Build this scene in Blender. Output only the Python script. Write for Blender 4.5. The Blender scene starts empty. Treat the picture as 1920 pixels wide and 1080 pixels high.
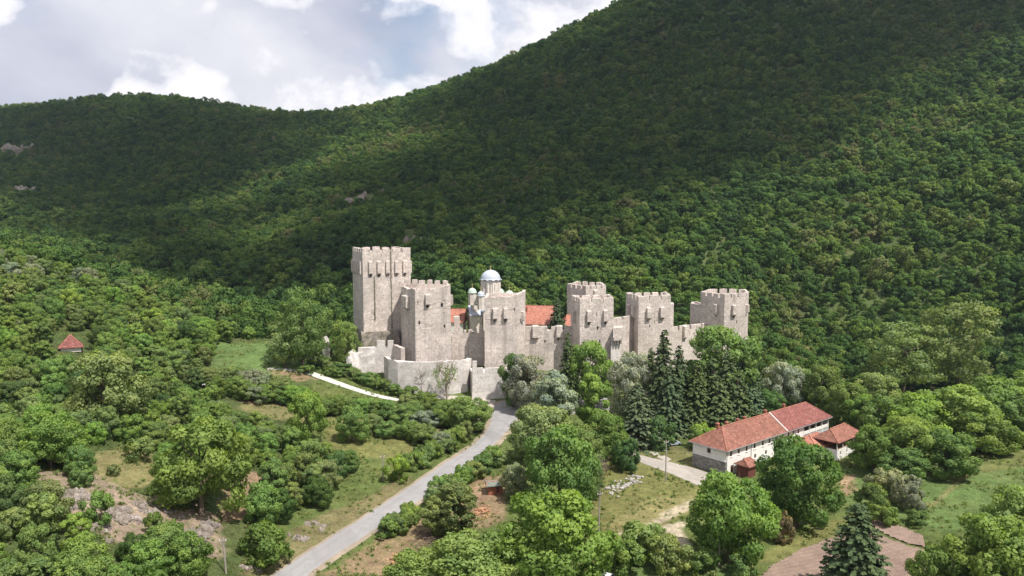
import bpy, math, random
import numpy as np
from mathutils import Vector
random.seed(7); rng = np.random.default_rng(11)
R = math.radians
scene = bpy.context.scene
col = scene.collection

# ------------------------------------------------------------------ camera, sky, sun, exposure
FOC = 1423.0; CAM_Z = 55.0; PITCH = math.atan(130 / FOC); CP, SP = math.cos(PITCH), math.sin(PITCH)
cam_data = bpy.data.cameras.new('camera'); cam = bpy.data.objects.new('camera', cam_data); col.objects.link(cam)
cam.location = (0, 0, CAM_Z); cam.rotation_euler = (math.pi / 2 - PITCH, 0, 0)
cam_data.sensor_width = 36; cam_data.lens = 36 * FOC / 1920; cam_data.clip_start = 0.5; cam_data.clip_end = 6000
scene.camera = cam

SUN = Vector((0.36, -0.35, 0.866)).normalized()
sun_data = bpy.data.lights.new('sun', 'SUN'); sun = bpy.data.objects.new('sun', sun_data); col.objects.link(sun)
sun_data.energy = 5.0; sun_data.angle = R(0.53); sun_data.color = (1.0, 0.955, 0.88)
sun.rotation_euler = SUN.to_track_quat('Z', 'Y').to_euler(); sun.location = (100, -100, 300)

scene.view_settings.view_transform = 'Standard'; scene.view_settings.look = 'None'
scene.view_settings.exposure = 0.45; scene.view_settings.gamma = 1.0; scene.view_settings.use_curve_mapping = False
cy = scene.cycles
cy.max_bounces = 5; cy.diffuse_bounces = 3; cy.glossy_bounces = 2; cy.transmission_bounces = 3; cy.transparent_max_bounces = 24
cy.volume_bounces = 0; cy.use_denoising = True; cy.sample_clamp_indirect = 6

def N(nt, typ, ins=None, **props):
    n = nt.nodes.new(typ)
    for k, v in props.items(): setattr(n, k, v)
    for k, v in (ins or {}).items():
        s = n.inputs[k]
        if hasattr(v, 'is_linked') or hasattr(v, 'links'): nt.links.new(v, s)
        else: s.default_value = v
    return n
def ramp(nt, fac, stops, interp='LINEAR'):
    n = nt.nodes.new('ShaderNodeValToRGB'); cr = n.color_ramp; cr.interpolation = interp
    while len(cr.elements) > 1: cr.elements.remove(cr.elements[-1])
    cr.elements[0].position = stops[0][0]; cr.elements[0].color = c4(stops[0][1])
    for p, c in stops[1:]:
        e = cr.elements.new(p); e.color = c4(c)
    nt.links.new(fac, n.inputs[0]); return n.outputs[0]
def c4(c):
    if isinstance(c, (int, float)): c = (c, c, c)
    return tuple(c) + (1.0,) if len(c) == 3 else tuple(c)
def mixc(nt, fac, a, b, mode='MIX'):
    n = nt.nodes.new('ShaderNodeMix'); n.data_type = 'RGBA'; n.blend_type = mode
    for idx, v in ((0, fac), (6, a), (7, b)):
        if hasattr(v, 'links'): nt.links.new(v, n.inputs[idx])
        else: n.inputs[idx].default_value = v if idx == 0 else c4(v)
    return n.outputs[2]
def math_n(nt, op, a, b=0.0):
    n = nt.nodes.new('ShaderNodeMath'); n.operation = op
    for i, v in enumerate((a, b)):
        if hasattr(v, 'links'): nt.links.new(v, n.inputs[i])
        else: n.inputs[i].default_value = v
    return n.outputs[0]

world = bpy.data.worlds.new('World'); scene.world = world; world.use_nodes = True
nt = world.node_tree; nt.nodes.clear()
sky = N(nt, 'ShaderNodeTexSky', sky_type='NISHITA', sun_disc=False, sun_elevation=R(60), sun_rotation=math.atan2(0.36, -0.35), air_density=1.0, dust_density=1.5, ozone_density=1.0)
tc = N(nt, 'ShaderNodeTexCoord')
mp = N(nt, 'ShaderNodeMapping', {'Vector': tc.outputs['Generated'], 'Scale': (1, 1, 1.45), 'Location': (0.35, 0.2, 0.1)})
def wnoise(scale, detail, rough, loc=(0, 0, 0), dist=0.0):
    m = N(nt, 'ShaderNodeMapping', {'Vector': mp.outputs[0], 'Location': loc})
    return N(nt, 'ShaderNodeTexNoise', {'Vector': m.outputs[0], 'Scale': scale, 'Detail': detail, 'Roughness': rough, 'Distortion': dist}).outputs['Fac']
cover = ramp(nt, wnoise(3.4, 7, 0.55, (1.32, 13.96, 7.5)), [(0.36, 0.20), (0.50, 1.0)])
body = ramp(nt, wnoise(5.0, 7, 0.5, (4.1, 2.0, 0.6), 0.2), [(0.30, (0.46, 0.49, 0.60)), (0.50, (0.66, 0.67, 0.75)), (0.70, (0.86, 0.85, 0.89))])
puff = ramp(nt, wnoise(7.0, 10, 0.54, (12.79, 8.58, 14.49), 0.15), [(0.485, 0.0), (0.52, 0.45), (0.565, 0.85), (0.66, 1.0)])
cloudc = mixc(nt, puff, body, (1.05, 1.02, 1.03))
cov2 = math_n(nt, 'MAXIMUM', cover, puff)
skyb = N(nt, 'ShaderNodeVectorMath', {0: sky.outputs[0], 1: (0.13, 0.13, 0.13)}, operation='MULTIPLY')
final = mixc(nt, cov2, skyb.outputs[0], cloudc)
bg = N(nt, 'ShaderNodeBackground', {'Color': final, 'Strength': 0.82})
out = N(nt, 'ShaderNodeOutputWorld', {'Surface': bg.outputs[0]})

# ------------------------------------------------------------------ object helpers
ORG = {}
def tag(o, label=None, cat=None, group=None, kind=None):
    if label: o['label'] = label
    if cat: o['category'] = cat
    if group: o['group'] = group
    if kind: o['kind'] = kind
    return o
def empty(name, loc, label=None, cat=None, group=None):
    o = bpy.data.objects.new(name, None); col.objects.link(o); o.location = loc; o.empty_display_size = 0.5
    ORG[o.name] = np.array(loc, float); return tag(o, label, cat, group)
def link_mesh(name, me, parent=None):
    o = bpy.data.objects.new(name, me); col.objects.link(o)
    if parent is not None:
        o.parent = parent; ORG[o.name] = ORG.get(parent.name, np.zeros(3))
    return o
def obj(name, verts, faces, m, parent=None, smooth=False):
    """one mesh object from world-space vertices; a child keeps its root's origin"""
    v = np.asarray(verts, float).reshape(-1, 3); used = sorted({int(i) for f in faces for i in f})
    if len(used) < len(v): remap = {a: b for b, a in enumerate(used)}; v = v[used]; faces = [[remap[int(i)] for i in f] for f in faces]
    if parent is not None: v = v - ORG.get(parent.name, 0)
    me = bpy.data.meshes.new(name); me.from_pydata(v.tolist(), [], [list(map(int, f)) for f in faces]); me.update()
    if m is not None: me.materials.append(m)
    if smooth: me.polygons.foreach_set('use_smooth', [True] * len(me.polygons))
    return link_mesh(name, me, parent)
class MB:
    def __init__(s): s.v = []; s.f = []
    def add(s, v, f):
        k = len(s.v); s.v += [tuple(map(float, p)) for p in v]; s.f += [[i + k for i in q] for q in f]; return s
    def box(s, c, size, ang=0.0):
        ca, sa = math.cos(ang), math.sin(ang); hx, hy, hz = size[0] / 2, size[1] / 2, size[2] / 2
        v = [(c[0] + x * ca - y * sa, c[1] + x * sa + y * ca, c[2] + z) for z in (-hz, hz) for x, y in ((-hx, -hy), (hx, -hy), (hx, hy), (-hx, hy))]
        return s.add(v, [(0, 3, 2, 1), (4, 5, 6, 7), (0, 1, 5, 4), (1, 2, 6, 5), (2, 3, 7, 6), (3, 0, 4, 7)])
    def prism(s, poly, z0, z1):
        n = len(poly); v = [(p[0], p[1], z0) for p in poly] + [(p[0], p[1], z1) for p in poly]
        return s.add(v, [tuple(range(n))[::-1], tuple(range(n, 2 * n))] + [(i, (i + 1) % n, n + (i + 1) % n, n + i) for i in range(n)])
    def tube(s, pts, rad, n=6, cap=True):
        k = len(s.v); pts = [Vector(p) for p in pts]
        for i, p in enumerate(pts):
            d = (pts[min(i + 1, len(pts) - 1)] - pts[max(i - 1, 0)]).normalized()
            a = d.orthogonal().normalized(); b = d.cross(a)
            if i and a.dot(pa) < 0: pass
            if i:
                a = (pa - d * pa.dot(d)).normalized(); b = d.cross(a)
            pa = a
            for j in range(n):
                t = 2 * math.pi * j / n; q = p + (a * math.cos(t) + b * math.sin(t)) * rad[i]; s.v.append(tuple(q))
        for i in range(len(pts) - 1):
            for j in range(n):
                s.f.append([k + i * n + j, k + i * n + (j + 1) % n, k + (i + 1) * n + (j + 1) % n, k + (i + 1) * n + j])
        if cap: s.f.append([k + j for j in range(n)][::-1]); s.f.append([k + (len(pts) - 1) * n + j for j in range(n)])
        return s
    def lathe(s, c, prof, n=16):
        k = len(s.v)
        for r, z in prof:
            for j in range(n):
                t = 2 * math.pi * j / n; s.v.append((c[0] + r * math.cos(t), c[1] + r * math.sin(t), c[2] + z))
        for i in range(len(prof) - 1):
            for j in range(n):
                s.f.append([k + i * n + j, k + i * n + (j + 1) % n, k + (i + 1) * n + (j + 1) % n, k + (i + 1) * n + j])
        s.f.append([k + (len(prof) - 1) * n + j for j in range(n)]); return s
    def build(s, name, m, parent=None, smooth=False): return obj(name, s.v, s.f, m, parent, smooth)

def vnoise(x, y, seed=0):
    x = np.asarray(x, float); y = np.asarray(y, float); xi = np.floor(x).astype(np.int64); yi = np.floor(y).astype(np.int64)
    fx = x - xi; fy = y - yi; fx = fx * fx * (3 - 2 * fx); fy = fy * fy * (3 - 2 * fy)
    def hs(a, b):
        n = (a * 374761393 + b * 668265263 + seed * 974634777) & 0xffffffff
        n = ((n ^ (n >> 13)) * 1274126177) & 0xffffffff
        return ((n ^ (n >> 16)) & 0xffff) / 65535.0
    return (hs(xi, yi) * (1 - fx) + hs(xi + 1, yi) * fx) * (1 - fy) + (hs(xi, yi + 1) * (1 - fx) + hs(xi + 1, yi + 1) * fx) * fy
def fbm(x, y, seed=0, o=4):
    s = 0; a = 0.5
    for i in range(o): s = s + a * vnoise(x * 2 ** i, y * 2 ** i, seed + i); a *= 0.5
    return s

# ------------------------------------------------------------------ materials
def new_mat(name):
    m = bpy.data.materials.new(name); m.use_nodes = True; t = m.node_tree; t.nodes.clear(); return m, t
def finish(t, shader): N(t, 'ShaderNodeOutputMaterial', {'Surface': shader})
def principled(t, color, rough=0.9, spec=0.2, normal=None, metal=0.0):
    ins = {'Base Color': color if hasattr(color, 'links') else c4(color), 'Roughness': rough, 'Specular IOR Level': spec, 'Metallic': metal}
    n = N(t, 'ShaderNodeBsdfPrincipled', ins)
    if normal is not None: t.links.new(normal, n.inputs['Normal'])
    return n.outputs[0]
def pos(t, scale=(1, 1, 1)):
    g = N(t, 'ShaderNodeNewGeometry'); return N(t, 'ShaderNodeMapping', {'Vector': g.outputs['Position'], 'Scale': scale}).outputs[0]
def noise(t, scale, detail=4, rough=0.55, vec=None, dist=0.0):
    return N(t, 'ShaderNodeTexNoise', {'Vector': vec if vec is not None else pos(t), 'Scale': scale, 'Detail': detail, 'Roughness': rough, 'Distortion': dist}).outputs['Fac']
def bump(t, h, strength=0.4, dist=0.1): return N(t, 'ShaderNodeBump', {'Height': h, 'Strength': strength, 'Distance': dist}).outputs[0]

def stone_mat(name, c_lo, c_mid, c_hi, cell=2.3, stain=0.55, moss=None):
    m, t = new_mat(name); p = pos(t, (1, 1, 1.2))
    vo = N(t, 'ShaderNodeTexVoronoi', {'Vector': p, 'Scale': cell, 'Randomness': 0.9}); vo2 = N(t, 'ShaderNodeTexVoronoi', {'Vector': p, 'Scale': cell, 'Randomness': 0.9}, feature='DISTANCE_TO_EDGE')
    sep = N(t, 'ShaderNodeSeparateColor', {'Color': vo.outputs['Color']})
    base = ramp(t, sep.outputs[0], [(0.0, c_lo), (0.35, c_mid), (0.8, c_hi), (1.0, c_hi)])
    base = mixc(t, ramp(t, vo2.outputs['Distance'], [(0.0, 0.32), (0.07, 0.0)]), base, tuple(x * 0.55 for x in c_mid))
    big = noise(t, 0.16, 5, 0.6); base = mixc(t, ramp(t, big, [(0.35, 0.5), (0.6, 0.0)]), base, tuple(x * 0.62 for x in c_mid))
    course = noise(t, 1.0, 3, 0.6, pos(t, (0.12, 0.12, 1.7))); base = mixc(t, ramp(t, course, [(0.45, 0.0), (0.65, 0.28)]), base, tuple(x * 0.6 for x in c_mid))
    blot = noise(t, 0.55, 6, 0.7); base = mixc(t, ramp(t, blot, [(0.50, 0.0), (0.66, 0.55)]), base, tuple(x * 0.52 for x in c_mid))
    streak = noise(t, 1.0, 4, 0.6, pos(t, (0.7, 0.7, 0.045)))
    base = mixc(t, ramp(t, streak, [(0.54, 0.0), (0.72, stain)]), base, (0.24, 0.205, 0.185))
    base = mixc(t, ramp(t, sep.outputs[1], [(0.80, 0.0), (0.86, 0.22)]), base, tuple(x * 0.55 for x in c_lo)); fine = noise(t, 5.0, 3, 0.7); base = mixc(t, 0.22, base, ramp(t, fine, [(0.3, 0.25), (0.7, 1.0)]), 'MULTIPLY')
    if moss: base = mixc(t, ramp(t, noise(t, 0.5, 5, 0.65), [(0.45, 0.0), (0.6, moss)]), base, (0.10, 0.105, 0.05))
    hgt = math_n(t, 'ADD', math_n(t, 'MULTIPLY', ramp(t, vo2.outputs['Distance'], [(0, 0), (0.12, 1)]), 0.6), fine)
    finish(t, principled(t, base, 0.95, 0.1, bump(t, hgt, 0.55, 0.10))); return m
def simple_mat(name, c, rough=0.8, spec=0.2, var=0.25, scale=1.2, b=0.0, metal=0.0):
    m, t = new_mat(name); n1 = noise(t, scale, 5, 0.6)
    base = mixc(t, var, c, ramp(t, n1, [(0.25, tuple(x * 0.35 for x in c)), (0.75, tuple(min(1, x * 1.5) for x in c))]))
    finish(t, principled(t, base, rough, spec, bump(t, n1, b, 0.05) if b else None, metal)); return m
M = {}
M['stone'] = stone_mat('pale_limestone_masonry', (0.50, 0.435, 0.395), (0.66, 0.575, 0.525), (0.76, 0.67, 0.615), stain=0.45)
M['stone_bright'] = stone_mat('white_restored_masonry', (0.64, 0.585, 0.55), (0.76, 0.70, 0.665), (0.84, 0.78, 0.745), stain=0.25)
M['stone_moss'] = stone_mat('mossy_rubble_masonry', (0.20, 0.17, 0.14), (0.32, 0.28, 0.235), (0.44, 0.39, 0.35), cell=1.1, moss=0.55)
M['stone_house'] = stone_mat('grey_house_stone', (0.16, 0.15, 0.14), (0.26, 0.25, 0.24), (0.38, 0.36, 0.34), cell=1.9, stain=0.2)
M['rock'] = stone_mat('weathered_rock', (0.17, 0.135, 0.115), (0.27, 0.225, 0.20), (0.38, 0.33, 0.30), cell=1.3, stain=0.5, moss=0.3)
M['dark'] = simple_mat('dark_opening', (0.012, 0.011, 0.010), 0.7, 0.2, 0.2)
M['church_wall'] = simple_mat('cream_sandstone', (0.66, 0.60, 0.54), 0.9, 0.1, 0.4, 1.5, 0.2)
M['lead'] = simple_mat('pale_lead_sheet', (0.42, 0.46, 0.52), 0.45, 0.4, 0.15, 2.0)
M['copper'] = simple_mat('pale_green_copper', (0.42, 0.53, 0.44), 0.5, 0.4, 0.2, 2.0)
M['gold'] = simple_mat('gilt_metal', (0.45, 0.38, 0.16), 0.4, 0.5, 0.1)
M['plaster'] = simple_mat('white_lime_plaster', (0.72, 0.69, 0.66), 0.9, 0.1, 0.12, 0.8)
M['plaster_grey'] = simple_mat('grey_plaster_panel', (0.42, 0.45, 0.48), 0.7, 0.2, 0.15)
M['wood_dark'] = simple_mat('dark_red_stained_timber', (0.13, 0.045, 0.035), 0.8, 0.2, 0.3, 3.0)
M['wood'] = simple_mat('brown_timber', (0.20, 0.13, 0.08), 0.85, 0.2, 0.35, 2.5)
M['wood_grey'] = simple_mat('grey_weathered_pole', (0.30, 0.27, 0.24), 0.9, 0.1, 0.3, 2.0)
M['brick'] = simple_mat('red_brown_board_wall', (0.30, 0.12, 0.075), 0.9, 0.1, 0.35, 2.0)
M['felt'] = simple_mat('grey_green_roofing_felt', (0.16, 0.18, 0.15), 0.9, 0.1, 0.25, 1.5)
M['gutter'] = simple_mat('grey_zinc', (0.25, 0.25, 0.26), 0.5, 0.4, 0.1)
M['log'] = simple_mat('split_firewood', (0.42, 0.24, 0.14), 0.9, 0.1, 0.5, 6.0)
M['whitewash'] = simple_mat('white_concrete', (0.70, 0.69, 0.66), 0.9, 0.1, 0.25, 0.9)
def glass_mat():
    m, t = new_mat('dark_window_glass'); finish(t, principled(t, (0.02, 0.022, 0.026), 0.12, 0.5)); return m
M['glass'] = glass_mat()
def roof_mat(name, c, vary=0.5):
    m, t = new_mat(name); vo = N(t, 'ShaderNodeTexVoronoi', {'Vector': pos(t, (1, 1, 1)), 'Scale': 2.6})
    sep = N(t, 'ShaderNodeSeparateColor', {'Color': vo.outputs['Color']})
    base = ramp(t, sep.outputs[0], [(0.0, tuple(x * 0.72 for x in c)), (0.5, c), (1.0, tuple(min(1, x * 1.28) for x in c))])
    n1 = noise(t, 0.45, 6, 0.65); base = mixc(t, ramp(t, n1, [(0.42, 0.0), (0.68, vary)]), base, tuple(x * 0.45 for x in c))
    n2 = noise(t, 2.2, 4, 0.7); base = mixc(t, ramp(t, n2, [(0.56, 0.0), (0.70, 0.45)]), base, (0.50, 0.36, 0.27))
    finish(t, principled(t, base, 0.85, 0.2, bump(t, vo.outputs['Distance'], 0.5, 0.06))); return m
M['tile'] = roof_mat('old_red_roof_tiles', (0.225, 0.098, 0.072))
M['tile_new'] = roof_mat('newer_red_roof_tiles', (0.195, 0.072, 0.062), 0.3)
M['tile_orange'] = roof_mat('orange_roof_tiles', (0.36, 0.150, 0.108), 0.2)
def road_mat(name, c, rough_patch=0.3):
    m, t = new_mat(name); n1 = noise(t, 0.25, 6, 0.6); n2 = noise(t, 6, 3, 0.6)
    base = mixc(t, rough_patch, c, ramp(t, n1, [(0.3, tuple(x * 0.55 for x in c)), (0.7, tuple(min(1, x * 1.3) for x in c))]))
    base = mixc(t, 0.2, base, ramp(t, n2, [(0.3, 0.4), (0.7, 1.0)]), 'MULTIPLY')
    u = N(t, 'ShaderNodeUVMap'); s = N(t, 'ShaderNodeSeparateXYZ', {'Vector': u.outputs[0]})
    tr = math_n(t, 'ABSOLUTE', math_n(t, 'SUBTRACT', math_n(t, 'ABSOLUTE', math_n(t, 'SUBTRACT', s.outputs[0], 0.5)), 0.23))
    band = math_n(t, 'MULTIPLY', ramp(t, tr, [(0.02, 0.6), (0.10, 0.0)]), ramp(t, noise(t, 0.6, 3), [(0.35, 0.2), (0.6, 1.0)]))
    base = mixc(t, band, base, tuple(x * 0.78 for x in c))
    cr = N(t, 'ShaderNodeTexVoronoi', {'Vector': pos(t), 'Scale': 0.35}, feature='DISTANCE_TO_EDGE'); base = mixc(t, ramp(t, cr.outputs['Distance'], [(0.0, 0.35), (0.025, 0.0)]), base, tuple(x * 0.5 for x in c))
    pv = N(t, 'ShaderNodeTexVoronoi', {'Vector': pos(t, (1, 0.5, 1)), 'Scale': 0.16}); sp_ = N(t, 'ShaderNodeSeparateColor', {'Color': pv.outputs['Color']}); base = mixc(t, ramp(t, sp_.outputs[0], [(0.0, 0.0), (0.7, 0.0), (0.72, 0.4)]), base, tuple(x * 0.7 for x in c))
    finish(t, principled(t, base, 0.9, 0.2, bump(t, n2, 0.2, 0.03))); return m
M['asphalt'] = road_mat('bleached_asphalt', (0.29, 0.28, 0.28))
M['gravel'] = road_mat('pale_gravel', (0.40, 0.36, 0.31), 0.5); M['drive'] = road_mat('beige_dusty_drive', (0.36, 0.325, 0.29), 0.4); M['white_track'] = road_mat('white_limestone_track', (0.52, 0.50, 0.465), 0.3)
M['verge'] = road_mat('dusty_verge', (0.30, 0.245, 0.185), 0.6)
def ground_mat():
    m, t = new_mat('meadow_and_soil'); a = N(t, 'ShaderNodeAttribute', attribute_name='ground_colour')
    n1 = noise(t, 0.35, 6, 0.65); n2 = noise(t, 2.2, 5, 0.7); n3 = noise(t, 0.06, 4, 0.6)
    base = mixc(t, 0.75, a.outputs['Color'], ramp(t, n1, [(0.28, 0.42), (0.5, 0.95), (0.72, 1.5)]), 'MULTIPLY')
    base = mixc(t, 0.65, base, ramp(t, n2, [(0.30, 0.40), (0.5, 1.0), (0.70, 1.55)]), 'MULTIPLY')
    base = mixc(t, ramp(t, n3, [(0.48, 0.0), (0.70, 0.35)]), base, mixc(t, 0.5, base, (0.20, 0.15, 0.07)))
    n4 = noise(t, 0.9, 6, 0.7); base = mixc(t, ramp(t, n4, [(0.54, 0.0), (0.60, 0.6)]), base, (0.10, 0.135, 0.042)); n5 = noise(t, 1.3, 5, 0.7, pos(t, (1.1, 0.9, 1.3))); base = mixc(t, ramp(t, n5, [(0.57, 0.0), (0.64, 0.4)]), base, (0.21, 0.18, 0.09))
    finish(t, principled(t, base, 1.0, 0.05, bump(t, math_n(t, 'ADD', n1, n2), 0.8, 0.35))); return m
M['ground'] = ground_mat()
def soil_mat():
    m, t = new_mat('ploughed_soil'); n1 = noise(t, 0.3, 5, 0.6); n2 = noise(t, 3.0, 4, 0.7)
    base = ramp(t, n1, [(0.3, (0.19, 0.135, 0.11)), (0.7, (0.28, 0.205, 0.165))]); base = mixc(t, 0.5, base, ramp(t, n2, [(0.3, 0.5), (0.7, 1.3)]), 'MULTIPLY')
    finish(t, principled(t, base, 1.0, 0.05, bump(t, n2, 0.7, 0.1))); return m
M['soil'] = soil_mat()
def leaf_mat(name, use_random=None, transl=0.45, needle=False):
    """leaf colour = the object's own colour (or a per-tree random pick) with clump and leaf variation"""
    m, t = new_mat(name); oi = N(t, 'ShaderNodeObjectInfo'); at = N(t, 'ShaderNodeAttribute', attribute_name='tint')
    s = N(t, 'ShaderNodeSeparateColor', {'Color': at.outputs['Color']})
    if use_random:
        patch = noise(t, 0.012, 4, 0.6); r = math_n(t, 'ADD', math_n(t, 'MULTIPLY', oi.outputs['Random'], 0.75), math_n(t, 'MULTIPLY', math_n(t, 'SUBTRACT', patch, 0.40), 1.4))
        base = ramp(t, r, use_random)
    else: base = oi.outputs['Color']
    base = mixc(t, 0.8, base, ramp(t, s.outputs[0], [(0.0, (0.70, 0.76, 0.78)), (0.5, (1, 1, 1)), (1.0, (1.32, 1.20, 1.0))]), 'MULTIPLY')
    base = mixc(t, 0.6, base, ramp(t, s.outputs[1], [(0.0, 0.75), (0.5, 1.0), (1.0, 1.3)]), 'MULTIPLY')
    d = principled(t, base, 0.6 if not needle else 0.8, 0.12 if not needle else 0.05)
    tr = N(t, 'ShaderNodeBsdfTranslucent', {'Color': mixc(t, 1.0, base, (1.15, 1.25, 0.55), 'MULTIPLY')}).outputs[0]
    mx = N(t, 'ShaderNodeMixShader', {0: transl, 1: d, 2: tr}).outputs[0]
    finish(t, mx); return m
M['leaf'] = leaf_mat('broad_leaves'); M['needle'] = leaf_mat('spruce_needles', None, 0.12, True)
M['forest_leaf'] = leaf_mat('forest_leaves', [(0.0, (0.062,0.118,0.046)), (0.25, (0.080,0.148,0.048)), (0.5, (0.106,0.186,0.052)), (0.7, (0.138,0.214,0.056)), (0.85, (0.172,0.234,0.068)), (1.0, (0.20,0.208,0.10))])
M['weed'] = leaf_mat('weeds_and_tall_grass', [(0.0, (0.11, 0.16, 0.05)), (0.5, (0.15, 0.20, 0.065)), (0.8, (0.20, 0.22, 0.085)), (1.0, (0.27, 0.24, 0.12))])
M['bark'] = simple_mat('grey_brown_bark', (0.13, 0.10, 0.075), 0.95, 0.05, 0.4, 3.0)
M['twig'] = simple_mat('bare_grey_twigs', (0.26, 0.21, 0.18), 0.95, 0.05, 0.3, 3.0)

# ------------------------------------------------------------------ terrain: one sheet through surveyed spot heights
def at(px, py, d):
    """the point at distance d (m, along +Y) seen at photo position px, py"""
    a = (px - 960) / FOC; b = -(py - 540) / FOC
    dy = CP + b * SP; dz = -SP + b * CP; k = d / dy
    return np.array((a * k, d, CAM_Z + dz * k))
def project(x, y, z):
    z = z - CAM_Z; f = y * CP - z * SP; u = y * SP + z * CP
    f = np.where(f > 1, f, 1); return 960 + FOC * x / f, 540 - FOC * u / f
SPOTS = [
(540,1080,117,0),(740,922,152,0),(860,845,178,0),(940,790,205,0),(955,750,231,0),(1135,745,236,0),
(620,1010,131,0),(1000,1000,133,0),(1000,900,158,0),(1150,900,160,0),(1250,900,162,0),(1250,1040,125,0),(1360,888,167,0),(1560,1060,121,0),(1297,858,176,0),
(1560,810,193,0),(1750,940,148,0),(1900,850,175,0),(1900,1080,115,0),(1700,1040,124,0),(1780,800,198,-1),(1900,760,220,-1),(1420,700,270,0),(1250,700,272,0),
# left bank and slope
(420,1080,113,0),(470,1010,121,0),(370,1000,113,0),(200,1080,98,0),(0,1080,92,0),(230,960,113,0),(100,910,118,0),(230,855,138,0),(480,930,141,0),(0,900,118,0),
(420,870,150,0),(560,880,158,0),(640,850,170,0),(700,800,190,0),(600,780,198,0),(800,800,200,0),(480,760,200,0),(350,780,180,0),(150,780,165,0),(0,760,160,0),
(133,655,205,0),(0,640,200,0),(300,700,205,0),(480,665,232,0),(560,640,246,0),(520,694,224,0),(640,722,224,0),(740,750,225,0),(880,752,228,0),
(0,470,275,-3),(120,495,280,-3),(250,530,285,-3),(400,580,290,-3),(520,620,295,-3),(620,650,285,-2),(650,693,243,0),(700,690,248,0),
(200,600,235,-3),(60,560,230,-3),(380,640,240,-2),
# castle platform
(760,735,232,0),(830,738,233,0),(800,676,245,0),(850,676,247,0),(940,700,243,0),(1060,700,250,0),(1220,690,262,0),(1350,690,272,0),(920,640,285,0),(1100,640,295,0),(720,640,268,0),
# behind left ridge
(0,420,420,-14),(200,470,420,-10),(400,530,390,-8),(560,570,360,-6),(640,545,370,-6),
# forest slopes
(1500,610,335,-6),(1500,500,375,-6),(1500,400,425,-6),(1500,300,490,-6),(1500,200,565,-6),(1500,100,650,-6),(1500,0,745,-6),
(1900,640,300,-6),(1900,520,335,-6),(1900,400,375,-6),(1900,300,425,-6),(1900,200,485,-6),(1900,100,550,-6),(1900,0,625,-6),
(1700,620,318,-6),(1700,400,400,-6),(1700,200,525,-6),(1700,0,685,-6),
(1200,545,335,-6),(1200,480,375,-6),(1200,400,440,-6),(1200,300,535,-6),(1200,200,635,-6),(1200,100,735,-6),(1350,560,335,-6),(1350,300,510,-6),(1350,100,690,-6),
(900,545,330,-6),(900,480,375,-6),(900,400,465,-6),(900,300,600,-6),(900,200,750,-6),(1050,400,450,-6),(1050,250,620,-6),(1050,150,735,-6),
(760,500,355,-6),(700,440,425,-6),(700,380,500,-6),(700,300,630,-6),(700,240,760,-6),
(600,480,410,-6),(600,400,540,-6),(600,300,690,-6),(500,430,510,-6),(500,330,680,-6),(450,270,790,-6),(540,250,800,-6),
(300,480,430,-6),(300,400,590,-6),(300,300,780,-6),(250,230,900,-6),(100,410,570,-6),(100,300,800,-6),(0,390,590,-6),(0,290,800,-6),(100,230,910,-6),(-250,300,800,-6),(-250,420,520,-6),
# ridge lines
(1165,0,840,-9),(1240,-35,835,-9),(1080,40,850,-9),(1000,78,860,-9),(900,122,875,-9),(800,160,890,-9),(700,187,900,-9),(600,203,905,-9),(500,208,920,-9),
(420,196,960,-9),(330,180,985,-9),(250,173,1000,-9),(150,180,1000,-9),(70,190,1000,-9),(0,197,1000,-9),(-120,215,1000,-9),(-300,230,1000,-9),
]
EXTRA = [(0,60,0),(-100,50,20),(-150,0,30),(150,0,0),(0,-150,5),(200,100,4),(300,0,20),(-400,250,75),(-350,100,60),(-600,600,120),(-800,1100,200),(-1300,600,150),(-1300,1400,150),
(330,280,60),(420,420,180),(520,560,300),(600,760,430),(420,850,420),(300,950,400),(500,1100,500),(900,900,560),(800,500,360),(900,200,220),(1300,1300,560),(1300,500,450),
(0,1150,150),(-200,1150,140),(-400,1250,150),(-650,1250,170),(200,1150,240),(0,1600,60),(-700,1700,60),(700,1600,420),(300,1050,340),(110,1000,262)]
PTS = np.array([tuple(at(a, b, c) + np.array((0, 0, e))) for a, b, c, e in SPOTS] + EXTRA, float)
def _k(r2): return np.where(r2 > 0, 0.5 * r2 * np.log(r2 + 1e-12), 0)
def _fit(lam=0.02):
    n = len(PTS); q = PTS[:, :2] / 100; A = _k(((q[:, None] - q[None]) ** 2).sum(-1)) + lam * np.eye(n); B = np.c_[np.ones(n), q]
    return np.linalg.solve(np.block([[A, B], [B.T, np.zeros((3, 3))]]), np.r_[PTS[:, 2], 0, 0, 0])
_W = _fit()
def tps(x, y):
    q = np.c_[x.ravel(), y.ravel()] / 100; o = np.empty(len(q)); c = PTS[:, :2] / 100
    for i in range(0, len(q), 20000):
        k = q[i:i + 20000]; o[i:i + 20000] = _k(((k[:, None] - c[None]) ** 2).sum(-1)) @ _W[:-3] + _W[-3] + k @ _W[-2:]
    return o.reshape(x.shape)
def inpoly(px, py, poly):
    px = np.asarray(px, float); py = np.asarray(py, float); ins = np.zeros(px.shape, bool); n = len(poly)
    for i in range(n):
        x1, y1 = poly[i]; x2, y2 = poly[(i + 1) % n]
        c = ((y1 > py) != (y2 > py)) & (px < (x2 - x1) * (py - y1) / (y2 - y1 + 1e-9) + x1); ins ^= c
    return ins
GX = np.r_[np.arange(-1500, -180, 20), np.arange(-180, 180, 1.3), np.arange(180, 1501, 20)]
GY = np.r_[np.arange(-300, 80, 20), np.arange(80, 300, 1.3), np.arange(300, 480, 6), np.arange(480, 1801, 15)]
XX, YY = np.meshgrid(GX, GY); ZZ = tps(XX, YY)
QX, QY = project(XX, YY, ZZ)
near = (YY > 70) & (YY < 330)
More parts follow.
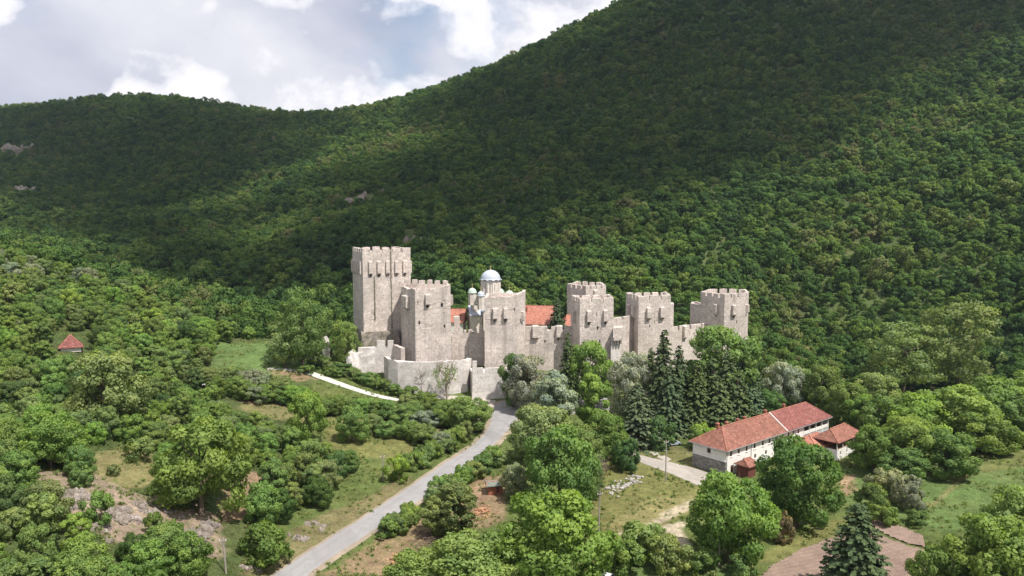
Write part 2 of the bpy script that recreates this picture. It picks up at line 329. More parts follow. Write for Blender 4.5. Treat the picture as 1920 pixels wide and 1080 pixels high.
# rough ground on the bank and the slopes, none where roads and buildings stand
bank = near & inpoly(QX, QY, [(-200, 1200), (-200, 480), (330, 560), (520, 640), (430, 760), (560, 850), (560, 960), (470, 1060), (420, 1200)])
bm = bank.astype(float)
for _ in range(6):
    bm = (bm + np.roll(bm, 1, 0) + np.roll(bm, -1, 0) + np.roll(bm, 1, 1) + np.roll(bm, -1, 1)) / 5
ZZ = ZZ + bm * ((fbm(XX / 9, YY / 9, 3) - 0.47) * 3.2 + (fbm(XX / 2.6, YY / 2.6, 9) - 0.47) * 1.1)
def h(x, y):
    x = np.atleast_1d(np.asarray(x, float)); y = np.atleast_1d(np.asarray(y, float))
    i = np.clip(np.searchsorted(GX, x) - 1, 0, len(GX) - 2); j = np.clip(np.searchsorted(GY, y) - 1, 0, len(GY) - 2)
    u = np.clip((x - GX[i]) / (GX[i + 1] - GX[i]), 0, 1); v = np.clip((y - GY[j]) / (GY[j + 1] - GY[j]), 0, 1)
    return (ZZ[j, i] * (1 - u) + ZZ[j, i + 1] * u) * (1 - v) + (ZZ[j + 1, i] * (1 - u) + ZZ[j + 1, i + 1] * u) * v
def h1(x, y): return float(h(x, y)[0])
_D = np.arange(85, 1100, 0.5)
def hit(px, py):
    """where the sight line through px, py meets the ground"""
    a = at(px, py, 1.0) - np.array((0, 0, CAM_Z)); x = a[0] * _D; z = CAM_Z + a[2] * _D
    k = np.argmax(z <= h(x, _D)); return np.array((x[k], _D[k], h1(x[k], _D[k])))

# ground colours: meadow, dry grass, bare earth, woodland floor
C_GRASS = np.array((0.095, 0.125, 0.038)); C_LUSH = np.array((0.10, 0.155, 0.050)); C_DRY = np.array((0.21, 0.185, 0.085)); C_EARTH = np.array((0.27, 0.175, 0.120))
C_WOOD = np.array((0.060, 0.085, 0.030)); C_PALE = np.array((0.44, 0.37, 0.28)); C_SCREE = np.array((0.29, 0.22, 0.17)); C_OLIVE = np.array((0.155, 0.150, 0.055))
gc = np.empty(XX.shape + (3,)); gc[:] = C_GRASS
wob = (fbm(XX / 6, YY / 6, 21) - 0.47) * 60; wob2 = (fbm(XX / 5, YY / 5, 41) - 0.47) * 40
def paint(poly, c, soft=1.0, pxs=1.0):
    mk = near & inpoly(QX + wob * pxs, QY + wob2 * pxs * 0.6, poly); gc[mk] = gc[mk] * (1 - soft) + c * soft
gc[(YY > 300) | (np.abs(XX) > 180)] = C_WOOD
paint([(-300, 1300), (-300, 430), (0, 440), (250, 510), (540, 610), (640, 650), (560, 760), (520, 900), (430, 1200)], C_WOOD, 1.0, 0.6)
paint([(395, 690), (400, 645), (520, 640), (600, 690), (560, 700)], C_LUSH, 1.0, 0.3)
paint([(500, 690), (560, 695), (590, 712), (520, 716)], C_EARTH * 1.1, 0.7, 0.3)
paint([(150, 850), (250, 840), (310, 860), (300, 905), (200, 915)], C_DRY, 0.9, 0.5)
paint([(60, 890), (150, 880), (240, 920), (330, 930), (420, 960), (420, 1045), (340, 1045), (160, 990), (60, 960)], C_SCREE, 0.95, 0.7)
paint([(445, 885), (500, 890), (510, 960), (420, 980), (410, 940)], C_EARTH, 0.85, 0.5)
paint([(445, 742), (560, 735), (600, 765), (590, 800), (450, 770)], C_DRY * 0.9, 0.8, 0.4)
paint([(440, 735), (560, 750), (560, 765), (450, 755)], C_EARTH, 0.8, 0.2)
paint([(580, 790), (660, 770), (870, 790), (850, 830), (720, 860), (640, 860)], C_OLIVE, 0.9, 0.4)
paint([(660, 770), (900, 790), (880, 815), (690, 790)], C_EARTH * 0.9, 0.35, 0.4)
paint([(430, 1080), (560, 985), (700, 925), (760, 890), (780, 905), (600, 1030), (520, 1080)], C_EARTH * 0.9, 0.45, 0.25)
paint([(600, 1080), (760, 985), (860, 930), (905, 900), (940, 920), (870, 980), (720, 1080)], C_EARTH, 0.75, 0.4)
paint([(880, 900), (950, 890), (950, 980), (880, 990)], C_EARTH * 0.95, 0.8, 0.3)
paint([(1090, 1080), (1110, 860), (1200, 840), (1320, 890), (1300, 960), (1190, 1010)], C_OLIVE, 0.95, 0.4)
paint([(1130, 980), (1240, 925), (1300, 930), (1230, 985), (1130, 1005)], C_DRY * 1.05, 0.75, 0.5)
paint([(1110, 840), (1190, 815), (1300, 845), (1340, 870), (1300, 895), (1200, 865)], C_DRY * 0.8, 0.75, 0.3)
paint([(1150, 1000), (1210, 985), (1260, 955), (1300, 935), (1305, 945), (1265, 970), (1215, 995), (1155, 1006)], C_PALE, 0.8, 0.12)
paint([(1240, 985), (1285, 980), (1290, 1010), (1300, 1035), (1270, 1030)], C_PALE * 1.05, 0.95, 0.3)
paint([(1300, 1040), (1345, 1050), (1440, 1090), (1400, 1090), (1310, 1052)], C_PALE * 0.8, 0.6, 0.15)
paint([(1560, 880), (1640, 870), (1960, 820), (1960, 960), (1760, 1000), (1600, 960)], C_LUSH, 0.95, 0.4)
paint([(1720, 880), (1800, 840), (1960, 825), (1960, 870), (1760, 900)], C_OLIVE, 0.7, 0.4)
paint([(1735, 950), (1800, 890), (1812, 893), (1745, 958)], C_DRY, 0.8, 0.15)
paint([(1572, 890), (1600, 888), (1605, 925), (1578, 928)], C_EARTH * 1.1, 0.85, 0.3)
paint([(1420, 1050), (1520, 985), (1600, 965), (1560, 1010), (1480, 1060)], C_OLIVE * 1.1, 0.8, 0.3)
paint([(1140, 1040), (1330, 1030), (1420, 1090), (1140, 1100)], C_LUSH, 0.8, 0.3)
gc *= (0.85 + 0.3 * fbm(XX / 14, YY / 14, 71))[..., None]
def build_sheet():
    ny, nx = XX.shape; v = np.stack([XX, YY, ZZ], -1).reshape(-1, 3); idx = np.arange(ny * nx).reshape(ny, nx)
    f = np.stack([idx[:-1, :-1], idx[:-1, 1:], idx[1:, 1:], idx[1:, :-1]], -1).reshape(-1, 4)
    me = bpy.data.meshes.new('ground'); me.vertices.add(len(v)); me.vertices.foreach_set('co', v.ravel())
    me.loops.add(f.size); me.loops.foreach_set('vertex_index', f.ravel().astype(np.int32)); me.polygons.add(len(f))
    me.polygons.foreach_set('loop_start', np.arange(0, f.size, 4, dtype=np.int32)); me.polygons.foreach_set('use_smooth', np.ones(len(f), bool))
    me.update(calc_edges=True)
    a = me.color_attributes.new('ground_colour', 'FLOAT_COLOR', 'POINT'); a.data.foreach_set('color', np.c_[gc.reshape(-1, 3), np.ones(len(v))].ravel())
    me.materials.append(M['ground']); o = link_mesh('ground', me)
    return tag(o, 'valley floor and slopes of grass, earth and woodland soil', None, None, 'structure')
ground = build_sheet()

def strip(name, left, right, m, lift, label, step=1.5):
    """a ribbon between two edge lines, laid over the ground"""
    def res(L, n):
        L = np.array(L); s = np.r_[0, np.cumsum(np.linalg.norm(np.diff(L, axis=0), axis=1))]; q = np.linspace(0, s[-1], n)
        return np.c_[np.interp(q, s, L[:, 0]), np.interp(q, s, L[:, 1])]
    def smooth(L):
        for _ in range(2):
            a = L[:-1] * 0.75 + L[1:] * 0.25; b = L[:-1] * 0.25 + L[1:] * 0.75; mid = np.empty((2 * len(a), 2)); mid[0::2] = a; mid[1::2] = b
            L = np.vstack([L[:1], mid, L[-1:]])
        return L
    Lw = smooth(np.array([hit(*p)[:2] for p in left])); Rw = smooth(np.array([hit(*p)[:2] for p in right]))
    n = max(8, int(np.linalg.norm(np.diff(Lw, axis=0), axis=1).sum() / step)); Lw = res(Lw, n); Rw = res(Rw, n); K = 7; v = []; f = []; uv = []
    for i in range(n):
        for k in range(K):
            t = k / (K - 1); tt = t
            if k in (0, K - 1): tt = t + (vnoise(i * 0.7, k * 3.1, 5) - 0.5) * 0.06
            p = Lw[i] * (1 - tt) + Rw[i] * tt; v.append((p[0], p[1], h1(*p) + lift + (0.05 if 0 < k < K - 1 else -0.02))); uv.append((t, i / n))
    for i in range(n - 1):
        for k in range(K - 1):
            a = i * K + k; f.append((a, a + 1, a + K + 1, a + K))
    o = obj(name, v, f, m, None, True); ul = o.data.uv_layers.new(name='UVMap'); uv = np.array(uv)
    ul.data.foreach_set('uv', uv[[l.vertex_index for l in o.data.loops]].ravel())
    return tag(o, label, None, None, 'structure')
SHL = [(395, 1152), (503, 1081), (593, 1021), (680, 967), (766, 912), (836, 863), (890, 828), (913, 796), (914, 764), (936, 750), (1000, 746), (1090, 740), (1128, 727)]
SHR = [(508, 1152), (588, 1081), (608, 1066), (677, 1018), (758, 967), (848, 909), (916, 857), (954, 819), (973, 792), (984, 780), (1010, 778), (1100, 777), (1165, 777)]
strip('road_shoulder', SHL, SHR, M['verge'], 0.05, 'strip of dusty gravel along the road edges')
road = strip('road', [(400, 1150), (510, 1080), (600, 1021), (686, 968), (772, 913), (841, 865), (896, 830), (920, 796), (922, 765), (940, 752), (1000, 748), (1090, 742), (1128, 728)],
             [(500, 1150), (580, 1080), (600, 1064), (669, 1016), (751, 964), (841, 906), (909, 854), (947, 817), (966, 790), (978, 778), (1010, 776), (1100, 775), (1165, 775)], M['asphalt'], 0.10, 'pale bleached asphalt road curving up to the fortress')
strip('path', [(820, 742), (845, 742), (885, 744), (930, 752)], [(815, 748), (845, 752), (880, 757), (925, 764)], M['gravel'], 0.08, 'pale gravel path along the foot of the outer wall')
strip('path', [(505, 690), (548, 693), (575, 694), (600, 703), (640, 718), (690, 735), (745, 748), (800, 753)], [(500, 693), (545, 697), (570, 700), (597, 711), (638, 725), (688, 741), (742, 753), (800, 757)], M['white_track'], 0.10, 'white stony track running down the grassy slope to the fortress')
strip('driveway', [(1165, 842), (1205, 856), (1260, 868), (1310, 882), (1345, 893)], [(1168, 850), (1198, 868), (1260, 890), (1308, 912), (1335, 915)], M['drive'], 0.08, 'pale dusty driveway leading to the long white house')
strip('track', [(1190, 836), (1225, 845), (1260, 862)], [(1200, 842), (1222, 852), (1250, 868)], M['gravel'], 0.07, 'worn pale track beside the driveway')

def field(name, poly, m, label, ang, furrow=0.095, pitch=1.1):
    w = [hit(*p)[:2] for p in poly]; c = np.mean(w, 0); ca, sa = math.cos(ang), math.sin(ang)
    loc = [((p - c) @ np.array((ca, sa)), (p - c) @ np.array((-sa, ca))) for p in w]
    us = np.arange(min(p[0] for p in loc), max(p[0] for p in loc), 0.45); vs = np.arange(min(p[1] for p in loc), max(p[1] for p in loc), pitch / 4)
    UU, VV = np.meshgrid(us, vs); wx = c[0] + UU * ca - VV * sa; wy = c[1] + UU * sa + VV * ca
    ins = inpoly(UU + (fbm(wx / 2, wy / 2, 4) - 0.47) * 0.5, VV + (fbm(wx / 2, wy / 2, 8) - 0.47) * 0.5, loc)
    z = h(wx.ravel(), wy.ravel()).reshape(wx.shape) + (0.10 if furrow < 0.1 else 0.13) + furrow * np.sin(VV / pitch * 2 * math.pi) * (0.5 + fbm(wx, wy, 33)) * 0.5 + 0.08
    ids = np.arange(wx.size).reshape(wx.shape); keep = ins[:-1, :-1] & ins[1:, 1:] & ins[:-1, 1:] & ins[1:, :-1]
    f = np.stack([ids[:-1, :-1], ids[:-1, 1:], ids[1:, 1:], ids[1:, :-1]], -1)[keep]
    used = np.unique(f); mp_ = -np.ones(wx.size, int); mp_[used] = np.arange(len(used))
    return tag(obj(name, np.stack([wx, wy, z], -1).reshape(-1, 3)[used], mp_[f], m, None, True), label, None, None, 'structure')
field('ploughed_field', [(1410, 1100), (1440, 1064), (1500, 1032), (1555, 1010), (1622, 990), (1640, 999), (1700, 1025), (1744, 1034), (1750, 1115)], M['soil'], 'bare brown ploughed plot behind the spruce', R(20))
field('tilled_strip', [(1625, 978), (1650, 972), (1735, 1008), (1740, 1030), (1700, 1022), (1640, 996)], M['soil'], 'narrow tilled strip with ridges beside the spruce', R(-24), 0.16, 1.1)

# ------------------------------------------------------------------ the fortress
def gp(px, d, z=20.0):
    f = d * CP - (z - CAM_Z) * SP; return np.array(((px - 960) / FOC * f, d))
def zat(py, d): return float(at(960, py, d)[2])
def edge_frame(poly, e):
    p = np.array(poly[e]); q = np.array(poly[(e + 1) % len(poly)]); L = np.linalg.norm(q - p); t = (q - p) / L; return p, t, np.array((t[1], -t[0])), L
def masonry(name, poly, z0, zt, m, parent, batter=0.04, flare=0.0, profile=None, slits=(), thick=1.1, deep=2.2, jit=0.03, hollow=True, ucell=1.6, zcell=2.0):
    """wall body over a polygon footprint: leaning outer faces with real slits, ragged top, sunk wall-walk inside"""
    poly = [np.array(p, float) for p in poly]; n = len(poly); c = sum(poly) / n
    zs = set(np.linspace(0, 1, max(3, int((zt - z0) / zcell)) + 1)); us = []; H = zt - z0
    for e, u, z, w, hh in slits: zs |= {(z - hh / 2 - z0) / H, (z + hh / 2 - z0) / H}
    zs = np.array(sorted(zs)); cells = {}
    for e in range(n):
        _, _, _, L = edge_frame(poly, e); s = set(np.linspace(0, 1, max(2, int(L / ucell)) + 1)[:-1])
        for k, (e2, u, z, w, hh) in enumerate(slits):
            if e2 == e: s |= {u - w / 2 / L, u + w / 2 / L}
        us.append(sorted(s))
    loop = [(e, u) for e in range(n) for u in us[e]]; m_ = len(loop); v = []; f = []
    def ring_pt(e, u, t):
        p, tt, nn, L = edge_frame(poly, e); q = p + tt * L * u; k = 1 + (batter * (1 - t) + flare * max(0, 1 - t / 0.18) ** 2)
        return c + (q - c) * k
    rs = np.random.default_rng(abs(hash(name)) % 1000 + int(zt * 10) % 97)
    for t in zs:
        for (e, u) in loop:
            q = ring_pt(e, u, t); z = z0 + H * t
            if t >= 0.999 and profile: z += profile(e, u)
            if t >= 0.999: z += rs.normal(0, 0.06)
            v.append((q[0] + rs.normal(0, jit), q[1] + rs.normal(0, jit), z))
    nz = len(zs)
    slitset = {}
    for e, u, z, w, hh in slits:
        _, _, _, L = edge_frame(poly, e)
        for i, (e1, u1) in enumerate(loop):
            if e1 == e and abs(u1 - (u - w / 2 / L)) < 1e-6:
                for k in range(nz - 1):
                    if zs[k] >= (z - hh / 2 - z0) / H - 1e-6 and zs[k + 1] <= (z + hh / 2 - z0) / H + 1e-6: slitset[(i, k)] = e
    for k in range(nz - 1):
        for i in range(m_):
            a, b, d_, g = k * m_ + i, k * m_ + (i + 1) % m_, (k + 1) * m_ + (i + 1) % m_, (k + 1) * m_ + i
            if (i, k) in slitset:
                nn = edge_frame(poly, slitset[(i, k)])[2]; b0 = len(v)
                for q in (a, b, d_, g): v.append((v[q][0] - nn[0] * 1.0, v[q][1] - nn[1] * 1.0, v[q][2]))
                f += [(a, b, b0 + 1, b0), (b, d_, b0 + 2, b0 + 1), (d_, g, b0 + 3, b0 + 2), (g, a, b0, b0 + 3), (b0, b0 + 1, b0 + 2, b0 + 3)]
            else: f.append((a, b, d_, g))
    top = (nz - 1) * m_
    if hollow:
        r0 = max(np.linalg.norm(p - c) for p in poly); ti = len(v)
        for i in range(m_):
            q = np.array(v[top + i]); dv = c - q[:2]; q2 = q[:2] + dv / np.linalg.norm(dv) * min(thick, np.linalg.norm(dv) * 0.45); v.append((q2[0], q2[1], q[2]))
        fi = len(v)
        for i in range(m_): q = v[ti + i]; v.append((q[0], q[1], zt - deep))
        for i in range(m_):
            j = (i + 1) % m_; f += [(top + i, top + j, ti + j, ti + i), (ti + i, ti + j, fi + j, fi + i)]
        f.append([fi + i for i in range(m_)])
    else: f.append([top + i for i in range(m_)])
    return obj(name, v, f, m, parent)
def merlons(poly, z, m, parent, edges, w=2.4, gap=0.7, hh=1.5, th=0.8, inset=0.02, counts=None, drop=0.0):
    for e in edges:
        p, t, nn, L = edge_frame(poly, e); k = (counts or {}).get(e) or max(1, round((L + gap) / (w + gap))); ww = (L - (k - 1) * gap) / k
        for i in range(k):
            if random.random() < drop: continue
            a = i * (ww + gap) + random.uniform(-0.06, 0.06) + 0.02; b = a + ww - 0.04 + random.uniform(-0.06, 0.06); hz = hh * random.uniform(0.86, 1.06)
            q0 = p + t * a - nn * inset; q1 = p + t * b - nn * inset; q2 = q1 - nn * th; q3 = q0 - nn * th
            s = MB().prism([q0, q1, q2, q3], z - 0.12, z + hz)
            for j in range(4, 8): x = s.v[j]; s.v[j] = (x[0] + random.uniform(-.06, .06), x[1] + random.uniform(-.06, .06), x[2] + random.uniform(-.12, .08))
            mid = (q0 + q1 + q2 + q3) / 4; s.v.append((mid[0], mid[1], z + hz + 0.10)); s.f[1] = [4, 5, 8]; s.f += [[5, 6, 8], [6, 7, 8], [7, 4, 8]]
            s.build('merlon', m, parent)
def machicolation(poly, e, u, zb, zt, m, parent, w=1.5, out=1.05):
    """a projecting stone box on two corbels, open underneath"""
    p, t, nn, L = edge_frame(poly, e); c = p + t * L * u; s = MB(); th = 0.24
    def q(a, b): r = c + t * a + nn * b; return (r[0], r[1])
    s.prism([q(-w / 2, out - th), q(-w / 2, out), q(w / 2, out), q(w / 2, out - th)][::-1], zb, zt)
    s.prism([q(-w / 2, -0.2), q(-w / 2, out - th), q(-w / 2 + th, out - th), q(-w / 2 + th, -0.2)][::-1], zb, zt)
    s.prism([q(w / 2 - th, -0.2), q(w / 2 - th, out - th), q(w / 2, out - th), q(w / 2, -0.2)][::-1], zb, zt)
    k = len(s.v); s.v += [q(-w / 2, -0.2) + (zt + 0.35,), q(w / 2, -0.2) + (zt + 0.35,), q(w / 2, out) + (zt + 0.02,), q(-w / 2, out) + (zt + 0.02,), q(-w / 2, -0.2) + (zt,), q(w / 2, -0.2) + (zt,)]
    s.f += [[k, k + 3, k + 2, k + 1], [k, k + 4, k + 3], [k + 1, k + 2, k + 5]]
    o = s.build('machicolation', m, parent)
    for sg in (-1, 1):
        a0, a1 = sg * w / 2 - (0.26 if sg > 0 else 0), sg * w / 2 + (0.26 if sg < 0 else 0); kb = MB()
        kb.v = [q(a0, -0.2) + (zb - 0.75,), q(a1, -0.2) + (zb - 0.75,), q(a1, -0.2) + (zb - 0.004,), q(a0, -0.2) + (zb - 0.004,), q(a0, 0.12) + (zb - 0.7,), q(a1, 0.12) + (zb - 0.7,), q(a1, out * .8) + (zb - 0.2,), q(a0, out * .8) + (zb - 0.2,), q(a1, out * .8) + (zb - 0.004,), q(a0, out * .8) + (zb - 0.004,)]
        kb.f = [(0, 1, 5, 4), (4, 5, 6, 7), (7, 6, 8, 9), (3, 9, 8, 2), (0, 4, 7, 9, 3), (1, 2, 8, 6, 5), (0, 3, 2, 1)]
        kb.build('corbel', m, o)
    return o
def shade_recesses(L): return [(e, u, zb - 0.62, 0.8, 1.1) for e, u, zb in L]   # recess added in the wall under each box to imitate its dark shadow
def base_z(poly): return min(h1(*p) for p in poly) - 1.2
def thing_at(name, poly, label, cat, group): c = sum(np.array(p) for p in poly) / len(poly); return tag(empty(name, (c[0], c[1], h1(*c)), label, cat, group), kind='thing')
ORD = ['first', 'second', 'third', 'fourth', 'fifth', 'sixth', 'seventh', 'eighth', 'ninth', 'tenth', 'eleventh', 'twelfth', 'thirteenth', 'fourteenth', 'fifteenth', 'sixteenth', 'seventeenth', 'eighteenth', 'nineteenth', 'twentieth', 'twenty-first', 'twenty-second']
GT = 'towers of the stone fortress'; GW = 'walls of the stone fortress'

# great keep, on a mossy sloping plinth
P = [gp(682, 248), gp(771, 255), gp(748, 269), gp(663, 262)]; zt = zat(466, 250) - 1.3
t = thing_at('fortress_keep', P, 'tallest square stone keep with five boxes in a row below its battlements', 'tower', GT)
zm = zat(513, 249)
masonry('tower_body', P, base_z(P), zt, M['stone'], t, 0.0, slits=[(0, 0.50, zat(536, 250), 0.5, 1.5), (0, 0.23, zat(588, 249), 0.45, 1.2), (0, 0.82, zat(600, 252), 0.4, 1.2), (3, 0.5, zat(600, 255), 0.5, 1.4)] + shade_recesses([(0, u, zm) for u in (0.155, 0.33, 0.51, 0.70, 0.87)] + [(3, u, zm) for u in (0.10, 0.30, 0.5, 0.70, 0.90)]))
merlons(P, zt, M['stone'], t, range(4), 2.7, 0.75, 1.3, counts={0: 5, 1: 5, 2: 5, 3: 5})
for u in (0.155, 0.33, 0.51, 0.70, 0.87): machicolation(P, 0, u, zm, zm + 3.8, M['stone'], t, 1.2, 0.75)
for u in (0.10, 0.30, 0.5, 0.70, 0.90): machicolation(P, 3, u, zm, zm + 3.8, M['stone'], t, 1.3, 0.75); machicolation(P, 1, u, zm, zm + 3.8, M['stone'], t, 1.2, 0.75)
# a projecting chute and drain seam down the front
p, tt, nn, L = edge_frame(P, 0)
for u, za, zb_, w in ((0.235, zat(600, 249), zat(518, 249), 0.35), (0.585, zat(618, 251), zat(470, 251), 0.3)):
    c = p + tt * L * u + nn * 0.06; MB().box((c[0], c[1], (za + zb_) / 2), (w, 0.5, zb_ - za), math.atan2(tt[1], tt[0])).build('stone_rib', M['stone_moss'], t)
PL = [gp(678, 246), gp(748, 249.5), gp(742, 262), gp(664, 264)]
masonry('plinth', PL, base_z(PL), zat(622, 248), M['stone_moss'], t, 0.10, 0.0, hollow=False, jit=0.14)

# tower with a worn top, left of the church
P = [gp(753, 246), gp(779, 236.5), gp(845, 240), gp(841, 251), gp(760, 254)]; zt = zat(542, 238)
def prof2(e, u):
    if e == 0: return -0.1 + 0.3 * math.sin(u * 9)
    if e == 1: return (0.7 if 0.0 < u < 0.06 else 0) + (0 if u < 0.5 else 2.0 * (u - 0.5) ** 1.5 * 2) + 0.15 * math.sin(u * 23)
    if e == 2: return 1.2 - 0.6 * u
    return 0.4
t = thing_at('wall_tower', P, 'worn many-sided stone tower right beside the tall keep', 'tower', GT)
masonry('tower_body', P, base_z(P), zt, M['stone'], t, 0.02, 0.05, prof2, slits=[(1, 0.10, zat(567, 238), 0.8, 1.2), (1, 0.12, zat(604, 238), 0.7, 1.2), (1, 0.75, zat(572, 239), 0.7, 1.2), (1, 0.82, zat(612, 239), 0.5, 1.0)] + shade_recesses([(1, 0.34, zat(570, 238)), (0, 0.45, zat(577, 240)), (2, 0.35, zat(572, 241))]), deep=1.6)
for i, (a, b, hh) in enumerate(((0.02, 0.16, 1.9), (0.19, 0.30, 2.3), (0.34, 0.47, 2.0))):
    p, tt, nn, L = edge_frame(P, 4 if i == 0 else 3); L2 = L
    q0 = p + tt * L * (1 - b); q1 = p + tt * L * (1 - a); MB().prism([q0, q1, q1 - nn * 0.9, q0 - nn * 0.9], zt - 0.2, zt + hh * 0.8).build('merlon', M['stone'], t)
merlons(P, zt + 0.05, M['stone'], t, [3], 1.6, 1.0, 1.7)
machicolation(P, 0, 0.45, zat(577, 240), zat(556, 240), M['stone'], t, 3.6, 1.3); machicolation(P, 1, 0.34, zat(570, 238), zat(553, 238), M['stone'], t, 1.35); machicolation(P, 2, 0.35, zat(572, 241), zat(555, 241), M['stone'], t, 1.35)
# tower in front of the church
P = [gp(909, 240), gp(969, 242), gp(985, 248), gp(985, 256), gp(912, 254)]; zt = zat(557, 241)
def prof4(e, u):
    if e == 0: return 0.15 * math.sin(u * 15) + (0.0 if u < 0.75 else (u - 0.75) * 2.4)
    if e == 1: return 0.6 + u * 0.7
    if e == 2: return 1.2
    return 0.1 * math.sin(u * 12)
t = thing_at('wall_tower', P, 'stone tower with a curved ragged top standing before the domed church', 'tower', GT)
masonry('tower_body', P, base_z(P), zt, M['stone'], t, 0.015, 0.03, prof4, slits=[(1, 0.4, zat(603, 244), 0.7, 2.0), (0, 0.92, zat(580, 242), 0.35, 1.0)] + shade_recesses([(0, 0.31, zat(597, 241)), (0, 0.64, zat(597, 241))]), deep=1.6)
for u in (0.31, 0.64): machicolation(P, 0, u, zat(597, 241), zat(579, 241), M['stone'], t, 1.4)
machicolation(P, 1, 0.55, zat(600, 244), zat(586, 244), M['stone'], t, 1.3)
# gate tower
P = [gp(1070, 254), gp(1087, 243.5), gp(1150, 246), gp(1143, 257)]; zt = zat(559, 245) - 1.3
t = thing_at('gate_tower', P, 'square stone gate tower with three merlons facing the trees', 'tower', GT)
masonry('tower_body', P, base_z(P), zt, M['stone'], t, 0.0, 0.0, slits=[(1, 0.53, zat(589, 245), 1.0, 1.0), (1, 0.53, zat(615, 245), 0.5, 1.2), (1, 0.6, zat(640, 245), 0.45, 1.0)] + shade_recesses([(1, 0.26, zat(602, 245)), (1, 0.75, zat(602, 245))]), deep=1.5)
merlons(P, zt, M['stone'], t, range(4), 2.6, 0.75, 1.4, counts={1: 3, 0: 4})
for u in (0.26, 0.75): machicolation(P, 1, u, zat(602, 245), zat(583, 245), M['stone'], t, 1.4)
machicolation(P, 0, 0.5, zat(602, 249), zat(583, 249), M['stone'], t, 1.4)
# gatehouse front with the dark gateway
P = [gp(1146, 243.6), gp(1163, 244.6), gp(1164, 252), gp(1146, 252)]; zt = zat(632, 245); pg = edge_frame(P, 0)
t = thing_at('gatehouse', P, 'narrow stone gatehouse with a dark gateway behind the pale tree', 'gatehouse', GW)
masonry('wall_body', P, base_z(P), zt, M['stone_bright'], t, 0.0, 0.0, slits=[(0, 0.72, h1(*P[0]) + 2.3, 1.5, 4.6)], deep=0.8, thick=0.5)
PB = [gp(1151, 242.8), gp(1168, 243.8), gp(1168, 248), gp(1151, 248)]; MB().prism(PB, zat(637, 245), zat(613, 245)).build('projecting_box', M['stone'], t)
for k in (0.12, 0.42, 0.72): q = PB[0] + (PB[1] - PB[0]) * (k + 0.08); MB().box((q[0], q[1] + 0.5, zat(640.5, 245)), (0.5, 0.9, 1.0)).build('corbel', M['stone_moss'], t)
# far tower seen over the gate tower
P = [gp(1063, 306), gp(1098, 297), gp(1136, 301), gp(1128, 314), gp(1080, 318)]; zt = zat(535, 300) - 1.3
t = thing_at('wall_tower', P, 'distant stone tower rising behind the gate tower', 'tower', GT)
masonry('tower_body', P, base_z(P), zt, M['stone'], t, 0.0, slits=[(1, 0.7, zat(556, 299), 0.5, 1.2)], deep=1.5)
merlons(P, zt, M['stone'], t, range(5), 1.9, 0.8, 1.4); machicolation(P, 1, 0.45, zat(560, 299), zat(545, 299), M['stone'], t, 1.4)
# square tower right of the gate
P = [gp(1173, 268), gp(1197, 257), gp(1257, 260), gp(1248, 272)]; zt = zat(554, 259) - 1.4
t = thing_at('wall_tower', P, 'square stone tower with two boxes above the dark spruces', 'tower', GT)
masonry('tower_body', P, base_z(P), zt, M['stone'], t, 0.0, slits=[(1, 0.5, zat(587, 259), 0.35, 1.0), (1, 0.51, zat(603, 259), 0.35, 1.0), (1, 0.35, zat(611, 259), 0.35, 0.9)] + shade_recesses([(1, 0.30, zat(595, 259)), (1, 0.72, zat(595, 259))]), deep=1.5)
merlons(P, zt, M['stone'], t, range(4), 2.7, 0.8, 1.5, counts={1: 3, 0: 4})
for u in (0.30, 0.72): machicolation(P, 1, u, zat(595, 259), zat(577, 259), M['stone'], t, 1.45)
for u in (0.3, 0.72): machicolation(P, 0, u, zat(592, 262), zat(573, 262), M['stone'], t, 1.45)
P2 = [gp(1255, 264), gp(1263, 265), gp(1262, 270), gp(1254, 270)]; masonry('stair_turret', P2, base_z(P2), zat(570, 265), M['stone'], t, 0.0, hollow=False)
# many-sided corner tower at the far right
P = [gp(1313, 281), gp(1358, 271), gp(1394, 273.5), gp(1403, 279), gp(1398, 290), gp(1330, 292)]; zt = zat(550, 275) - 1.4
t = thing_at('wall_tower', P, 'many-sided stone corner tower at the right end of the fortress', 'tower', GT)
masonry('tower_body', P, base_z(P), zt, M['stone'], t, 0.0, slits=[(1, 0.65, zat(604, 272), 0.4, 1.0)] + shade_recesses([(0, 0.68, zat(588, 274)), (1, 0.47, zat(590, 272))]), deep=1.5)
merlons(P, zt, M['stone'], t, range(6), 2.6, 0.8, 1.5)
machicolation(P, 0, 0.68, zat(588, 274), zat(571, 274), M['stone'], t, 1.3); machicolation(P, 1, 0.47, zat(590, 272), zat(573, 272), M['stone'], t, 1.5); machicolation(P, 2, 0.5, zat(585, 276), zat(572, 276), M['stone'], t, 1.3)
P = [gp(1294, 287), gp(1315, 283), gp(1322, 292), gp(1299, 296)]; zt = zat(571, 285)
t = thing_at('stair_tower', P, 'small plain stone turret left of the corner tower', 'turret', GT)
masonry('tower_body', P, base_z(P), zt, M['stone'], t, 0.0, profile=lambda e, u: 0.3 * math.sin(e * 2 + u * 5), deep=1.0)

